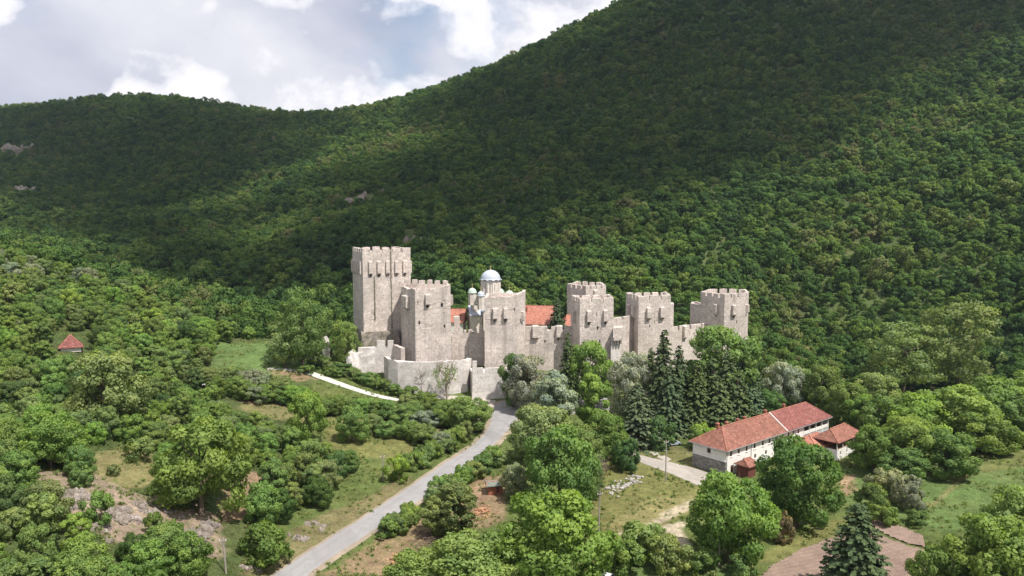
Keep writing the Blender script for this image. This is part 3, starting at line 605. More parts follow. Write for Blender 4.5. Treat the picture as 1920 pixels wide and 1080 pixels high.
# curtain walls
def curtain(name, label, a, b, ztop, m=None, th=2.4, mer=None, boxes=(), profile=None, slits=(), batter=0.0, mw=2.4, gap=0.8, mh=1.3, counts=None, jit=0.03):
    a = np.array(a); b = np.array(b); tt = (b - a) / np.linalg.norm(b - a); nb = np.array((-tt[1], tt[0])); P = [a, b, b + nb * th, a + nb * th]; m = m or M['stone']
    t = thing_at(name, P, label, 'wall', GW)
    masonry('wall_body', P, base_z(P), ztop, m, t, 0.0, 0.0, profile, list(slits) + shade_recesses([(0, u, z0) for u, z0, z1, w in boxes]), hollow=False, jit=jit)
    if mer is not None: merlons(P, ztop, m, t, [0], mw, gap, mh, 0.7, counts=counts)
    for u, z0, z1, w in boxes: machicolation(P, 0, u, z0, z1, m, t, w)
    return t, P
t, P = curtain('curtain_wall', 'ragged curtain wall with broken parapet below the church', gp(836, 246), gp(911, 247.5), zat(625, 247), profile=lambda e, u: (0.9 if u < 0.1 else 0) + 0.5 * math.sin(u * 31) * math.sin(u * 11) - 0.2)
for u, w, z1 in ((0.28, 1.9, zat(593, 247)), (0.10, 0.8, zat(606, 247)), (0.47, 0.8, zat(619, 247)), (0.60, 1.0, zat(618, 247)), (0.74, 1.0, zat(616, 247)), (0.88, 1.2, zat(612, 247))):
    p, tt, nn, L = edge_frame(P, 0); c = p + tt * L * u - nn * 0.5
    s = MB().box((c[0], c[1], (z1 + zat(627, 247)) / 2), (w, 0.9, z1 - zat(627, 247)), math.atan2(tt[1], tt[0]))
    for j in range(4, 8): x = s.v[j]; s.v[j] = (x[0] + random.uniform(-.12, .12), x[1], x[2] + random.uniform(-.25, .1))
    s.build('merlon', M['stone'], t)
curtain('curtain_wall', 'curtain wall with two boxes left of the gate tower', gp(983, 250), gp(1076, 252), zat(620, 251), mer=1, mw=3.0, gap=1.3, mh=1.5, counts={0: 4}, boxes=((0.22, zat(632, 251), zat(611, 251), 2.0), (0.70, zat(632, 251), zat(612, 251), 2.0)), slits=[(0, 0.42, zat(640, 251), 0.4, 1.0)])
curtain('curtain_wall', 'short curtain wall between the gate tower and the square tower', gp(1143, 252), gp(1192, 262), zat(600, 256), mer=1, counts={0: 2}, mh=1.0)
curtain('curtain_wall', 'curtain wall with merlons running to the corner tower', gp(1252, 265), gp(1336, 279), zat(619, 270), mer=1, mw=3.4, gap=0.8, mh=1.8, counts={0: 4}, boxes=((0.36, zat(632, 270), zat(612, 270), 1.8),))
curtain('curtain_wall', 'short shaded wall linking the keep to the worn tower', gp(742, 257), gp(757, 250), zat(574, 253), profile=lambda e, u: -0.5 + 1.0 * math.sin(u * 6))
# outer wall
t, P = curtain('outer_wall', 'low outer wall with two merlons at the foot of the keep', gp(671, 241.5), gp(737, 242.5), zat(652, 242), M['stone_bright'], 2.0)
merl = edge_frame(P, 0)
for u0, u1, ztop in ((0.53, 0.76, 639), (0.84, 1.0, 639)):
    p, tt, nn, L = merl; q0 = p + tt * L * u0; q1 = p + tt * L * u1; MB().prism([q0, q1, q1 - nn * 0.8, q0 - nn * 0.8], zat(652, 242) - 0.1, zat(ztop, 242)).build('merlon', M['stone_bright'], t)
P2 = [gp(664, 240.8), gp(700, 241), gp(700, 244), gp(676, 246)]; masonry('buttress', P2, base_z(P2), zat(652, 242) - 0.3, M['stone_bright'], t, 0.25, 0.0, lambda e, u: (-1.5 + 1.2 * u) if e == 0 else -1.0, hollow=False, jit=0.12)
t, P = curtain('outer_wall', 'shaded return wall between the keep and the curved bastion', gp(736, 242.6), gp(751, 236), zat(650, 239), M['stone'], 1.4)
pts = [(720, 239.5), (728, 233.5), (746, 231.5), (780, 230.6), (820, 230.6), (850, 231.4), (876, 233), (884, 238)]; pts = [gp(a, b, 8) for a, b in pts]
t = thing_at('bastion_wall', pts, 'low curved bastion wall of white stone in front of the worn tower', 'wall', GW); zt = zat(679, 231)
inner = []
for i, p in enumerate(pts):
    a = pts[max(0, i - 1)]; b = pts[min(len(pts) - 1, i + 1)]; d_ = (b - a) / np.linalg.norm(b - a); inner.append(p + np.array((-d_[1], d_[0])) * 1.5)
masonry('wall_body', pts + inner[::-1], base_z(pts), zt, M['stone_bright'], t, 0.0, 0.0, lambda e, u: (0.55 if e in (0, 1) else 0.12 * math.sin(e * 5 + u * 17)), hollow=False, jit=0.05)
merlons(pts + inner[::-1], zt, M['stone_bright'], t, [4, 5], 2.2, 0.8, 0.45, 0.7)
P = [gp(886, 228.6, 6), gp(966, 231, 6), gp(966, 233, 6), gp(881, 236.5, 6)]; zt = zat(699, 229)
t = thing_at('outer_wall', P, 'low white wall beside the road bend below the church tower', 'wall', GW)
masonry('wall_body', P, base_z(P), zt, M['stone_bright'], t, 0.02, 0.0, hollow=False)
p, tt, nn, L = edge_frame(P, 0)
for u0, u1, y in ((0.0, 0.10, 677), (0.115, 0.245, 690), (0.31, 0.66, 691), (0.70, 0.97, 692)):
    q0 = p + tt * L * u0; q1 = p + tt * L * u1; MB().prism([q0 + nn * 0.03, q1 + nn * 0.03, q1 - nn * 0.8, q0 - nn * 0.8], zt - 0.15, zat(y, 229)).build('merlon', M['stone_bright'], t)
# rubble stump at the left end of the outer wall, standing stone
def boulder(name, c, size, m, parent=None, seed=0, sub=3, rough=0.35):
    import bmesh
    bm = bmesh.new(); bmesh.ops.create_icosphere(bm, subdivisions=sub, radius=1.0); rs = np.random.default_rng(seed); off = rs.uniform(0, 50, 3)
    for vv in bm.verts:
        x, y, z = vv.co; k = 1 + rough * (fbm(np.array([x * 1.6 + off[0] + z]), np.array([y * 1.6 + off[1] - z]), seed, 4)[0] - 0.47) * 2.6
        vv.co = Vector((x * size[0] * k, y * size[1] * k, z * size[2] * k))
    v = [(vv.co.x + c[0], vv.co.y + c[1], vv.co.z + c[2]) for vv in bm.verts]; f = [[q.index for q in ff.verts] for ff in bm.faces]; bm.free()
    return obj(name, v, f, m, parent)
c = gp(661, 241); z = h1(*c); o = boulder('ruined_wall_stump', (c[0], c[1], z + 2.2), (2.2, 1.8, 4.4), M['stone_bright'], None, 5, 4, 0.3); tag(o, 'broken stump of rubble masonry at the left end of the outer wall', 'ruin')
c = hit(611, 668)[:2]; z = h1(*c); o = boulder('standing_stone', (c[0], c[1], z + 2.6), (1.3, 1.2, 4.2), M['stone_bright'], None, 8, 4, 0.3); tag(o, 'pale upright stone pillar among bushes left of the keep', 'stone')

# ------------------------------------------------------------------ the church inside the walls
cc = gp(917, 281); cx, cyy = cc; zg = h1(*cc)
ch = empty('church', (cx, cyy, zg), 'domed cream stone church with pale blue lead roofs inside the fortress', 'church')
ca = R(12); e1 = np.array((math.cos(ca), math.sin(ca))); e2 = np.array((-e1[1], e1[0]))
def cl(u, v): return cc + e1 * u + e2 * v
ze = zat(590, 276)
def block(u0, u1, v0, v1, z1, name='wall', slits=()): return masonry(name, [cl(u0, v0), cl(u1, v0), cl(u1, v1), cl(u0, v1)], zg - 1, z1, M['church_wall'], ch, 0.0, 0.0, slits=slits, hollow=False, jit=0.01)
block(-7.5, 7.5, -4.5, 4.5, ze, slits=[(0, 0.30, ze - 3.4, 0.7, 3.0), (0, 0.62, ze - 3.4, 0.7, 3.0)]); block(-3.2, 3.2, -6.3, 6.3, ze + 1.4, slits=[(0, 0.5, ze - 2.4, 0.9, 3.6)])
for u in (-7.3, -3.6, -0.2, 3.6): q = cl(u, -4.62 if abs(u) > 3.3 else -6.42); MB().box((q[0], q[1], (zg + ze) / 2), (0.35, 0.2, ze - zg - 0.4), ca).build('pilaster', M['church_wall'], ch)
def gable(u0, u1, v0, v1, z0, z1, axis, name, m, ov=0.5):
    s = MB(); u0 -= ov; u1 += ov; v0 -= ov; v1 += ov
    if axis == 'u': pr = [(v0, z0), ((v0 + v1) / 2, z1), (v1, z0)]; A = [tuple(cl(u0, a)) + (b,) for a, b in pr] + [tuple(cl(u1, a)) + (b,) for a, b in pr]
    else: pr = [(u0, z0), ((u0 + u1) / 2, z1), (u1, z0)]; A = [tuple(cl(a, v0)) + (b,) for a, b in pr] + [tuple(cl(a, v1)) + (b,) for a, b in pr]
    A += [(x, y, z - 0.3) for x, y, z in A]
    s.add(A, [(0, 1, 4, 3), (1, 2, 5, 4), (0, 3, 9, 6), (2, 8, 11, 5), (0, 6, 7, 1), (1, 7, 8, 2), (3, 4, 10, 9), (4, 5, 11, 10), (6, 9, 10, 7), (7, 10, 11, 8)]); return s.build(name, m, ch)
gable(-7.5, 7.5, -4.5, 4.5, ze + 0.02, ze + 3.0, 'u', 'roof', M['lead']); gable(-3.2, 3.2, -6.3, 6.3, ze + 1.42, ze + 4.0, 'v', 'roof', M['lead'], 0.4)
qq = cl(-6.0, -2.0); MB().prism([cl(-6.6, -3.2), cl(-4.4, -3.2), cl(-4.4, 1.0), cl(-6.6, 1.0)], ze - 0.5, ze + 3.4).build('gable_wall', M['church_wall'], ch)
gable(-6.6, -4.4, -3.2, 1.0, ze + 3.42, ze + 4.6, 'v', 'roof', M['lead'], 0.3)
def dome(px, d, ytop, ybase, rad, ybot, m, n, label=None):
    c = gp(px, d, 28); zb = zat(ybase, d); ztop = zat(ytop, d); z0 = zat(ybot, d); poly = [c + rad * 0.96 * np.array((math.cos(2 * math.pi * (i + 0.5) / n), math.sin(2 * math.pi * (i + 0.5) / n))) for i in range(n)]
    dr = masonry('drum', poly, z0, zb - 0.05, M['church_wall'], ch, 0.0, slits=[(i, 0.5, (z0 + zb) / 2 + 0.3, rad * 0.13, (zb - z0) * 0.6) for i in range(n)], hollow=False, jit=0.0, ucell=9, zcell=9)
    for i in range(n):
        q = poly[i]; MB().tube([(q[0], q[1], z0), (q[0], q[1], zb - 0.15)], [rad * 0.06] * 2, 6).build('colonnette', M['church_wall'], dr)
    hgt = ztop - zb; prof = [(rad * 1.10, -0.12), (rad * 1.12, 0.02), (rad * 1.0, 0.18)] + [(rad * 0.99 * math.cos(a), 0.18 + (hgt - 0.18) * math.sin(a)) for a in np.linspace(0.12, 1.5, 9)]
    nn = n * 6; s = MB().lathe((c[0], c[1], zb), prof, nn)
    for i in range(nn):   # scalloped eaves over each face of the drum
        k = 0.22 * rad / 4 * abs(math.sin(math.pi * (i / 6.0 - 0.5))) * 2
        for r_ in (0, 1): x = s.v[r_ * nn + i]; s.v[r_ * nn + i] = (x[0], x[1], x[2] + k - 0.1)
    o = s.build('dome', m, ch, True)
    z = zb + hgt; k = rad / 4
    MB().lathe((c[0], c[1], z - 0.1), [(0.12, 0), (0.30 * k + 0.1, 0.25), (0.1, 0.5)], 8).box((c[0], c[1], z + 1.0), (0.14, 0.14, 1.4)).box((c[0], c[1], z + 1.15), (0.7, 0.13, 0.13), ca).build('cross', M['gold'], o)
dome(920, 283, 506, 524.5, 3.75, 566, M['lead'], 12); dome(885.5, 275, 540, 548.5, 1.55, 572, M['copper'], 8); dome(901.5, 273, 546, 554.5, 1.3, 580, M['lead'], 8); dome(955, 276, 544.5, 553.5, 1.6, 580, M['copper'], 8); dome(938, 291, 541, 549.5, 1.5, 565, M['copper'], 8)

# red-roofed monastery buildings inside the walls
def gabled_house(name, label, c, ang, L, Wd, ze, zr, roofm, wallm, grp, hip=0.0, ov=0.5):
    zb = h1(*c) - 0.6; a = np.array((math.cos(ang), math.sin(ang))); b = np.array((-a[1], a[0])); t = empty(name, (c[0], c[1], zb), label, 'building', grp)
    q = lambda u, v: tuple(np.array(c) + a * u + b * v)
    MB().prism([q(-L / 2, -Wd / 2), q(L / 2, -Wd / 2), q(L / 2, Wd / 2), q(-L / 2, Wd / 2)], zb, ze).build('wall', wallm, t)
    l, w = L / 2 + ov, Wd / 2 + ov; v = [q(-l, -w) + (ze,), q(l, -w) + (ze,), q(l, w) + (ze,), q(-l, w) + (ze,), q(-l + hip, 0) + (zr,), q(l - hip, 0) + (zr,)]
    v += [(x, y, z - 0.22) for x, y, z in v[:4]]
    r = MB().add(v, [(0, 1, 5, 4), (2, 3, 4, 5), (1, 2, 5), (3, 0, 4), (6, 7, 1, 0), (7, 8, 2, 1), (8, 9, 3, 2), (9, 6, 0, 3), (9, 8, 7, 6)]).build('roof', roofm, t)
    for A, B in ((4, 5), (0, 4), (1, 5), (2, 5), (3, 4))[: 5 if hip else 1]:
        MB().tube([np.array(v[A]) + (0, 0, 0.03), np.array(v[B]) + (0, 0, 0.03)], [0.13, 0.13], 6).build('ridge_cap', roofm, r)
    return t, q, r
zr = zat(574, 284); ze = zat(608, 279)
t, q, r = gabled_house('monastery_building', 'building with bright orange tiled roof behind the curtain wall', gp(1004, 286), R(-14), 15, 13, ze, zr, M['tile_orange'], M['plaster'], 'orange roofs inside the fortress', 0.0)
x = q(-3.0, -2.2); MB().box((x[0], x[1], (ze + zr) / 2 + 1.6), (0.7, 0.7, 2.2), R(-14)).build('chimney', M['brick'], t)
gabled_house('monastery_building', 'orange tiled roof glimpsed between the worn tower and the church', gp(846, 282), R(-5), 10, 9, zat(603, 279), zat(579, 282), M['tile_orange'], M['plaster'], 'orange roofs inside the fortress')
gabled_house('monastery_building', 'orange tiled roof end just left of the gate tower', gp(1075, 282), R(8), 8, 9, zat(610, 279), zat(590, 282), M['tile_orange'], M['plaster'], 'orange roofs inside the fortress', 2.0)

# ------------------------------------------------------------------ long white house with the red roof
HC0 = np.array((47.6, 164.6)); HA = R(39.6); hu = np.array((math.cos(HA), math.sin(HA))); hv = np.array((-hu[1], hu[0])); HL, HW = 45.0, 9.0
zb0 = min(h1(*(HC0 + hu * a + hv * b)) for a in (0, HL) for b in (0, HW)) - 0.5; zh = 3.75; zrd = 7.35
def hq(u, v): return tuple(HC0 + hu * u + hv * v)
def hu_of(px): k = (px - 960) / FOC; return (168 * CP + 51 * SP) * k / 1 if False else (168.0 * k * 1.012 - HC0[0]) / (hu[0] - hu[1] * k * 1.0)
house = empty('long_house', hq(HL / 2, HW / 2) + (zb0,), 'long white two-storey house with a red hipped roof below the fortress', 'house')
def opening_wall(name, a, b, z0, z1, m, parent, openings, depth=0.22, glass=True, pane_m=None):
    """a wall face from a to b (outside on the right hand) with recessed openings; each gets frame and pane"""
    a = np.array(a, float); b = np.array(b, float); L = np.linalg.norm(b - a); t = (b - a) / L; nn = np.array((t[1], -t[0]))
    us = sorted({0, L} | {o[0] - o[2] / 2 for o in openings} | {o[0] + o[2] / 2 for o in openings}); zs = sorted({z0, z1} | {o[1] - o[3] / 2 for o in openings} | {o[1] + o[3] / 2 for o in openings})
    s = MB()
    def P3(u, z, d=0.0): q = a + t * u - nn * d; return (q[0], q[1], z)
    for i in range(len(us) - 1):
        for k in range(len(zs) - 1):
            um, zm = (us[i] + us[i + 1]) / 2, (zs[k] + zs[k + 1]) / 2
            if any(abs(um - o[0]) < o[2] / 2 and abs(zm - o[1]) < o[3] / 2 for o in openings): continue
            s.add([P3(us[i], zs[k]), P3(us[i + 1], zs[k]), P3(us[i + 1], zs[k + 1]), P3(us[i], zs[k + 1])], [(0, 1, 2, 3)])
    for o in openings:
        u0, u1, w0, w1 = o[0] - o[2] / 2, o[0] + o[2] / 2, o[1] - o[3] / 2, o[1] + o[3] / 2
        f = [P3(u0, w0), P3(u1, w0), P3(u1, w1), P3(u0, w1)]; g = [P3(u0, w0, depth), P3(u1, w0, depth), P3(u1, w1, depth), P3(u0, w1, depth)]
        s.add(f + g, [(0, 4, 5, 1), (1, 5, 6, 2), (2, 6, 7, 3), (3, 7, 4, 0)])
    w = s.build(name, m, parent)
    ang = math.atan2(t[1], t[0])
    for o in openings:
        kind = o[4] if len(o) > 4 else 'window'; c = P3(o[0], o[1], depth - 0.03)
        fr = MB(); bw = 0.09
        for du, dz, sx, sz in ((-(o[2] - bw) / 2, 0, bw, o[3]), ((o[2] - bw) / 2, 0, bw, o[3]), (0, (o[3] - bw) / 2, o[2] - 2 * bw, bw), (0, -(o[3] - bw) / 2, o[2] - 2 * bw, bw), (0, 0, bw * 0.7, o[3] - 2 * bw)):
            q = P3(o[0] + du, o[1] + dz, depth - 0.05); fr.box(q, (sx, 0.07, sz), ang)
        x = fr.build(kind, M['wood'], parent); MB().box(c, (o[2] - 0.02, 0.03, o[3] - 0.02), ang).build('pane' if kind == 'window' else 'door_leaf', M['glass'] if kind == 'window' else M['wood_dark'], x)
        if kind == 'window': q = P3(o[0], o[1] - o[3] / 2 - 0.06, -0.05); MB().box(q, (o[2] + 0.25, 0.22, 0.09), ang).build('sill', M['plaster'], x)
    return w
ZU = 2.55
ups = [1.9, 4.9, 8.0, 11.2, 14.6, 17.4, 20.2, 23.2, 25.8, 28.0, 30.3]
lows = [(7.0, 0.1, 0.8, 1.0), (11.5, 0.1, 0.8, 1.0), (16.0, 0.1, 0.8, 1.0), (20.0, 0.1, 0.8, 1.0), (24.0, 0.1, 0.8, 1.0), (28.0, 0.1, 0.8, 1.0)]
opening_wall('front_wall', hq(0, 0), hq(32.5, 0), zb0, zh, M['plaster'], house, [(u, ZU, 0.85, 1.25) for u in ups] + lows + [(2.4, zb0 + 1.5, 1.2, 2.2, 'door')])
opening_wall('end_wall', hq(0, HW), hq(0, 0), 1.05, zh, M['plaster'], house, [(4.4, 2.6, 1.0, 1.1)])
MB().prism([hq(-0.12, -0.004), hq(0.4, -0.004), hq(0.4, HW), hq(-0.12, HW)][::1], zb0, 1.0).build('stone_base', M['stone_house'], house)
MB().prism([hq(-0.16, -0.004), hq(0.3, -0.004), hq(0.3, HW + 0.05), hq(-0.16, HW + 0.05)], 1.004, 1.25).build('string_course', M['plaster'], house)
opening_wall('rear_wall', hq(HL, HW), hq(0, HW), zb0, zh, M['plaster'], house, [(4 + 5.2 * i, ZU, 0.85, 1.25) for i in range(8)])
opening_wall('far_wall', hq(HL, 0.3), hq(HL, HW), zb0, zh, M['plaster'], house, [(3, ZU, 0.85, 1.25), (6, ZU, 0.85, 1.25)])
# open gallery at the far end: posts, parapet, glazed grey front below, dark back wall
MB().prism([hq(32.52, 2.2), hq(HL - 0.02, 2.2), hq(HL - 0.02, 2.4), hq(32.52, 2.4)], zb0, zh).build('gallery_back_wall', M['wood'], house)
MB().prism([hq(32.52, 0.05), hq(HL - 0.02, 0.05), hq(HL - 0.02, 2.18), hq(32.52, 2.18)], 0.95, 1.15).build('gallery_floor', M['wood'], house)
MB().prism([hq(32.52, 0.0), hq(HL, 0.0), hq(HL, 0.18), hq(32.52, 0.18)], 1.16, 1.95).build('gallery_parapet', M['plaster'], house)
for i in range(5):
    u = 32.7 + i * (HL - 32.9) / 4; MB().prism([hq(u - 0.16, -0.05), hq(u + 0.16, -0.05), hq(u + 0.16, 0.27), hq(u - 0.16, 0.27)], zb0, zh - 0.02).build('post', M['plaster'], house)
for i in range(4):
    u0 = 32.9 + i * (HL - 32.9) / 4; u1 = u0 + (HL - 32.9) / 4 - 0.36; MB().prism([hq(u0, 0.06), hq(u1, 0.06), hq(u1, 0.12), hq(u0, 0.12)], zb0, 0.93).build('glazed_panel', M['plaster_grey'], house)
ov = 0.65; K = 0.0
E0 = [hq(-ov, -ov) + (zh,), hq(HL + ov, -ov) + (zh,), hq(HL + ov, HW + ov) + (zh,), hq(-ov, HW + ov) + (zh,), hq(4.6, HW / 2) + (zrd,), hq(HL - 3.6, HW / 2) + (zrd,)]
um = 24.2; E0 += [hq(um, -ov) + (zh,), hq(um, HW + ov) + (zh,), hq(um, HW / 2) + (zrd,)]; lo = [(x, y, z - 0.2) for x, y, z in E0[:4]]
r1 = MB().add(E0 + lo, [(0, 6, 8, 4), (7, 3, 4, 8), (3, 0, 4), (9, 10, 1, 6, 0), (11, 12, 3, 7, 2), (12, 9, 0, 3)]).build('roof', M['tile'], house)
r2 = MB().add([(x, y, z + 0.06) for x, y, z in E0], [(6, 1, 5, 8), (2, 7, 8, 5), (1, 2, 5)]).build('newer_roof_section', M['tile_new'], house)
MB().add([(x, y, z - 0.06) for x, y, z in (E0[0], E0[1], E0[2], E0[3])], [(3, 2, 1, 0)]).build('soffit', M['wood'], house)
def roofpt(u, v, lift=0.0): zz = zh + (zrd - zh) * (1 - abs(v - HW / 2) / (HW / 2 + ov)); return hq(u, v) + (zz + lift,)
MB().tube([roofpt(um, -ov, 0.12), roofpt(um, HW / 2, 0.12)], [0.14, 0.14], 6).build('parting_cap', M['plaster'], r1)
for A, B in ((4, 5), (0, 4), (3, 4), (1, 5), (2, 5)): MB().tube([np.array(E0[A]) + (0, 0, 0.05), np.array(E0[B]) + (0, 0, 0.05)], [0.12, 0.12], 6).build('ridge_cap', M['tile_orange'] if A in (0, 3, 4) else M['tile_new'], r1)
MB().tube([hq(-ov, -ov - 0.05) + (zh - 0.1,), hq(HL + ov, -ov - 0.05) + (zh - 0.1,)], [0.09, 0.09], 6).build('gutter', M['gutter'], house)
MB().tube([hq(-ov - 0.05, -ov) + (zh - 0.1,), hq(-ov - 0.05, HW + ov) + (zh - 0.1,)], [0.09, 0.09], 6).build('gutter', M['gutter'], house)
for u in (0.25, 9.7, 20.8, 29.0): MB().tube([hq(u, -0.5) + (zh - 0.15,), hq(u, -0.08) + (zh - 0.6,), hq(u, -0.08) + (zb0 + 0.3,)], [0.06] * 3, 6).build('downpipe', M['gutter'], house)
for u, v in ((4.0, 5.2), (9.2, 6.4), (14.0, 6.6), (16.6, 6.4), (24.2, 5.6), (31.6, 5.0)):
    p = roofpt(u, v); c_ = MB().box((p[0], p[1], p[2] + 0.35), (0.6, 0.6, 1.5), HA).build('chimney', M['brick'], house)
    MB().box((p[0], p[1], p[2] + 1.16), (0.78, 0.78, 0.12), HA).box((p[0], p[1], p[2] + 1.3), (0.42, 0.42, 0.16), HA).build('chimney_cap', M['tile_orange'], c_)

def outbuilding(name, label, c, ang, L, Wd, ze, zr, roofm, wallm, hip, openings=(), posts=0, cat='outbuilding', wall_top=None, zb=None):
    zb = h1(*c) - 0.4 if zb is None else zb; a = np.array((math.cos(ang), math.sin(ang))); b = np.array((-a[1], a[0])); t = empty(name, (c[0], c[1], zb), label, cat)
    q = lambda u, v: tuple(np.array(c) + a * u + b * v); zw = wall_top or ze
    cs = [(-L / 2, -Wd / 2), (L / 2, -Wd / 2), (L / 2, Wd / 2), (-L / 2, Wd / 2)]
    opening_wall('wall', q(*cs[0]), q(*cs[1]), zb, zw, wallm, t, list(openings))
    for i in (1, 2, 3): opening_wall('wall', q(*cs[i]), q(*cs[(i + 1) % 4]), zb, zw, wallm, t, [])
    if wall_top:
        MB().prism([q(-L / 2 + .1, -Wd / 2 + .1), q(L / 2 - .1, -Wd / 2 + .1), q(L / 2 - .1, Wd / 2 - .1), q(-L / 2 + .1, Wd / 2 - .1)], zw - 0.2, zw - 0.05).build('porch_floor', M['wood'], t)
        MB().prism([q(-L / 2 + .2, Wd * .1), q(L / 2 - .2, Wd * .1), q(L / 2 - .2, Wd * .1 + .15), q(-L / 2 + .2, Wd * .1 + .15)], zw, ze).build('porch_back_wall', M['wood_dark'], t)
        for i in range(posts):
            for v in (-Wd / 2 + 0.1, Wd / 2 - 0.1):
                u = -L / 2 + 0.12 + i * (L - 0.24) / (posts - 1); x = q(u, v); MB().box((x[0], x[1], (zw + ze) / 2), (0.2, 0.2, ze - zw), ang).build('post', M['plaster'], t)
        for v in (-Wd / 2 + 0.1,): MB().tube([q(-L / 2, v) + (zw + 0.75,), q(L / 2, v) + (zw + 0.75,)], [0.06] * 2, 6).build('rail', M['wood'], t)
    l, w = L / 2 + 0.55, Wd / 2 + 0.55; v = [q(-l, -w) + (ze,), q(l, -w) + (ze,), q(l, w) + (ze,), q(-l, w) + (ze,), q(-l + hip, 0) + (zr,), q(l - hip, 0) + (zr,)]; v += [(x, y, z - 0.16) for x, y, z in v[:4]]
    r = MB().add(v, [(0, 1, 5, 4), (2, 3, 4, 5), (1, 2, 5), (3, 0, 4), (6, 7, 1, 0), (7, 8, 2, 1), (8, 9, 3, 2), (9, 6, 0, 3), (9, 8, 7, 6)]).build('roof', roofm, t)
    for A, B in ((4, 5), (0, 4), (1, 5)): MB().tube([np.array(v[A]) + (0, 0, .03), np.array(v[B]) + (0, 0, .03)], [0.11] * 2, 6).build('ridge_cap', M['tile_orange'], r)
    return t, q
c = tuple(hit(1532, 860)[:2] + hu * 2.5 + hv * 2.5); zc = h1(*c)
outbuilding('annex', 'low annex with a worn orange roof in front of the long house', c, HA, 9.0, 7.0, zc + 2.7, zc + 4.8, M['tile_orange'], M['plaster'], 3.2, [(3.5, zc + 1.3, 0.8, 1.0)])
c = tuple(hit(1566, 866)[:2] + hu * 6.0 + hv * 2.8); zc = h1(*c)
outbuilding('porch_house', 'small white porch house with a red roof at the far end of the long house', c, HA + R(2), 11.5, 5.6, zc + 4.2, zc + 6.5, M['tile'], M['plaster'], 2.6, [(1.8, zc + 1.3, 0.5, 0.9), (5.0, zc + 1.3, 0.5, 0.9), (8.5, zc + 1.3, 0.5, 0.9)], 5, wall_top=zc + 2.4)
c = tuple(hit(1402, 897)[:2] + hu * 1.2 + hv * 1.2); zc = h1(*c)
outbuilding('lean_to_shed', 'dark red timber shed standing in front of the long house', c, HA, 2.9, 2.9, zc + 2.7, zc + 4.0, M['tile'], M['wood_dark'], 0.9, cat='shed')
c = hit(928, 924)[:2]; zc = h1(*c)
outbuilding('garden_shed', 'small red-brown shed with a flat grey-green roof below the road', c, R(8), 2.9, 2.6, zc + 2.0, zc + 2.35, M['felt'], M['brick'], 0.3, [(1.9, zc + 1.0, 0.8, 1.7, 'door')], cat='shed')
c = at(133, 650, 205)[:2]; zc = zat(649, 205)
t, q = outbuilding('pavilion', 'small red-roofed pavilion half hidden in the wooded slope', c, R(30), 4.8, 4.8, zc, zc + 3.2, M['tile_new'], M['plaster'], 2.9, zb=h1(*c) - 0.5)

# ------------------------------------------------------------------ small things
def pole(px, py, top, label, lean=0.0, lamp=False):
    p = hit(px, py); k = np.linalg.norm(p[:2]) / FOC; H = (py - top) * p[1] / FOC
    t = empty('utility_pole', p, label, 'pole', 'wooden utility poles')
    MB().tube([(p[0], p[1], p[2] - 0.4), (p[0] + lean * 0.5, p[1], p[2] + H * 0.5), (p[0] + lean, p[1], p[2] + H)], [0.15, 0.13, 0.10], 8).build('post', M['wood_grey'], t)
    MB().box((p[0] + lean, p[1] - 0.12, p[2] + H - 0.45), (1.1, 0.1, 0.12), R(20)).build('crossarm', M['wood_grey'], t)
    for s in (-0.45, 0.45): MB().lathe((p[0] + lean + s * math.cos(R(20)), p[1] - 0.12 + s * math.sin(R(20)), p[2] + H - 0.38), [(0.04, 0), (0.07, 0.06), (0.05, 0.18), (0.02, 0.22)], 8).build('insulator', M['plaster'], t)
    if lamp:
        MB().tube([(p[0] + lean, p[1], p[2] + H - 0.7), (p[0] + lean + 1.0, p[1] - 0.3, p[2] + H - 0.9)], [0.04] * 2, 6).lathe((p[0] + lean + 1.05, p[1] - 0.3, p[2] + H - 1.1), [(0.2, 0), (0.2, 0.1), (0.08, 0.25)], 10).build('lamp_head', M['plaster'], t)
pole(718, 902, 850, 'wooden utility pole left of the road beside a bright yellow-green bush'); pole(1248, 904, 822, 'tall utility pole standing beside the driveway'); pole(1122, 1010, 918, 'thin utility pole at the edge of the dry meadow', 0.2)
pole(424, 1078, 1006, 'utility pole on the bank at the bottom of the slope', -0.3); pole(1348, 1062, 992, 'utility pole with a lamp in front of the large round tree', 0.0, True)
# grey timber fence stub
F0, F1 = hit(622, 692), hit(658, 706); fn = empty('plank_fence', F0, 'short grey plank fence below the rubble stump', 'fence')
for i in range(16):
    q = F0 + (F1 - F0) * i / 15; z = h1(q[0], q[1]); MB().box((q[0], q[1], z + 0.6), (0.42, 0.05, 1.5 + random.uniform(-.15, .1)), math.atan2(F1[1] - F0[1], F1[0] - F0[0]) + random.uniform(-.05, .05)).build('plank', M['wood_grey'], fn)
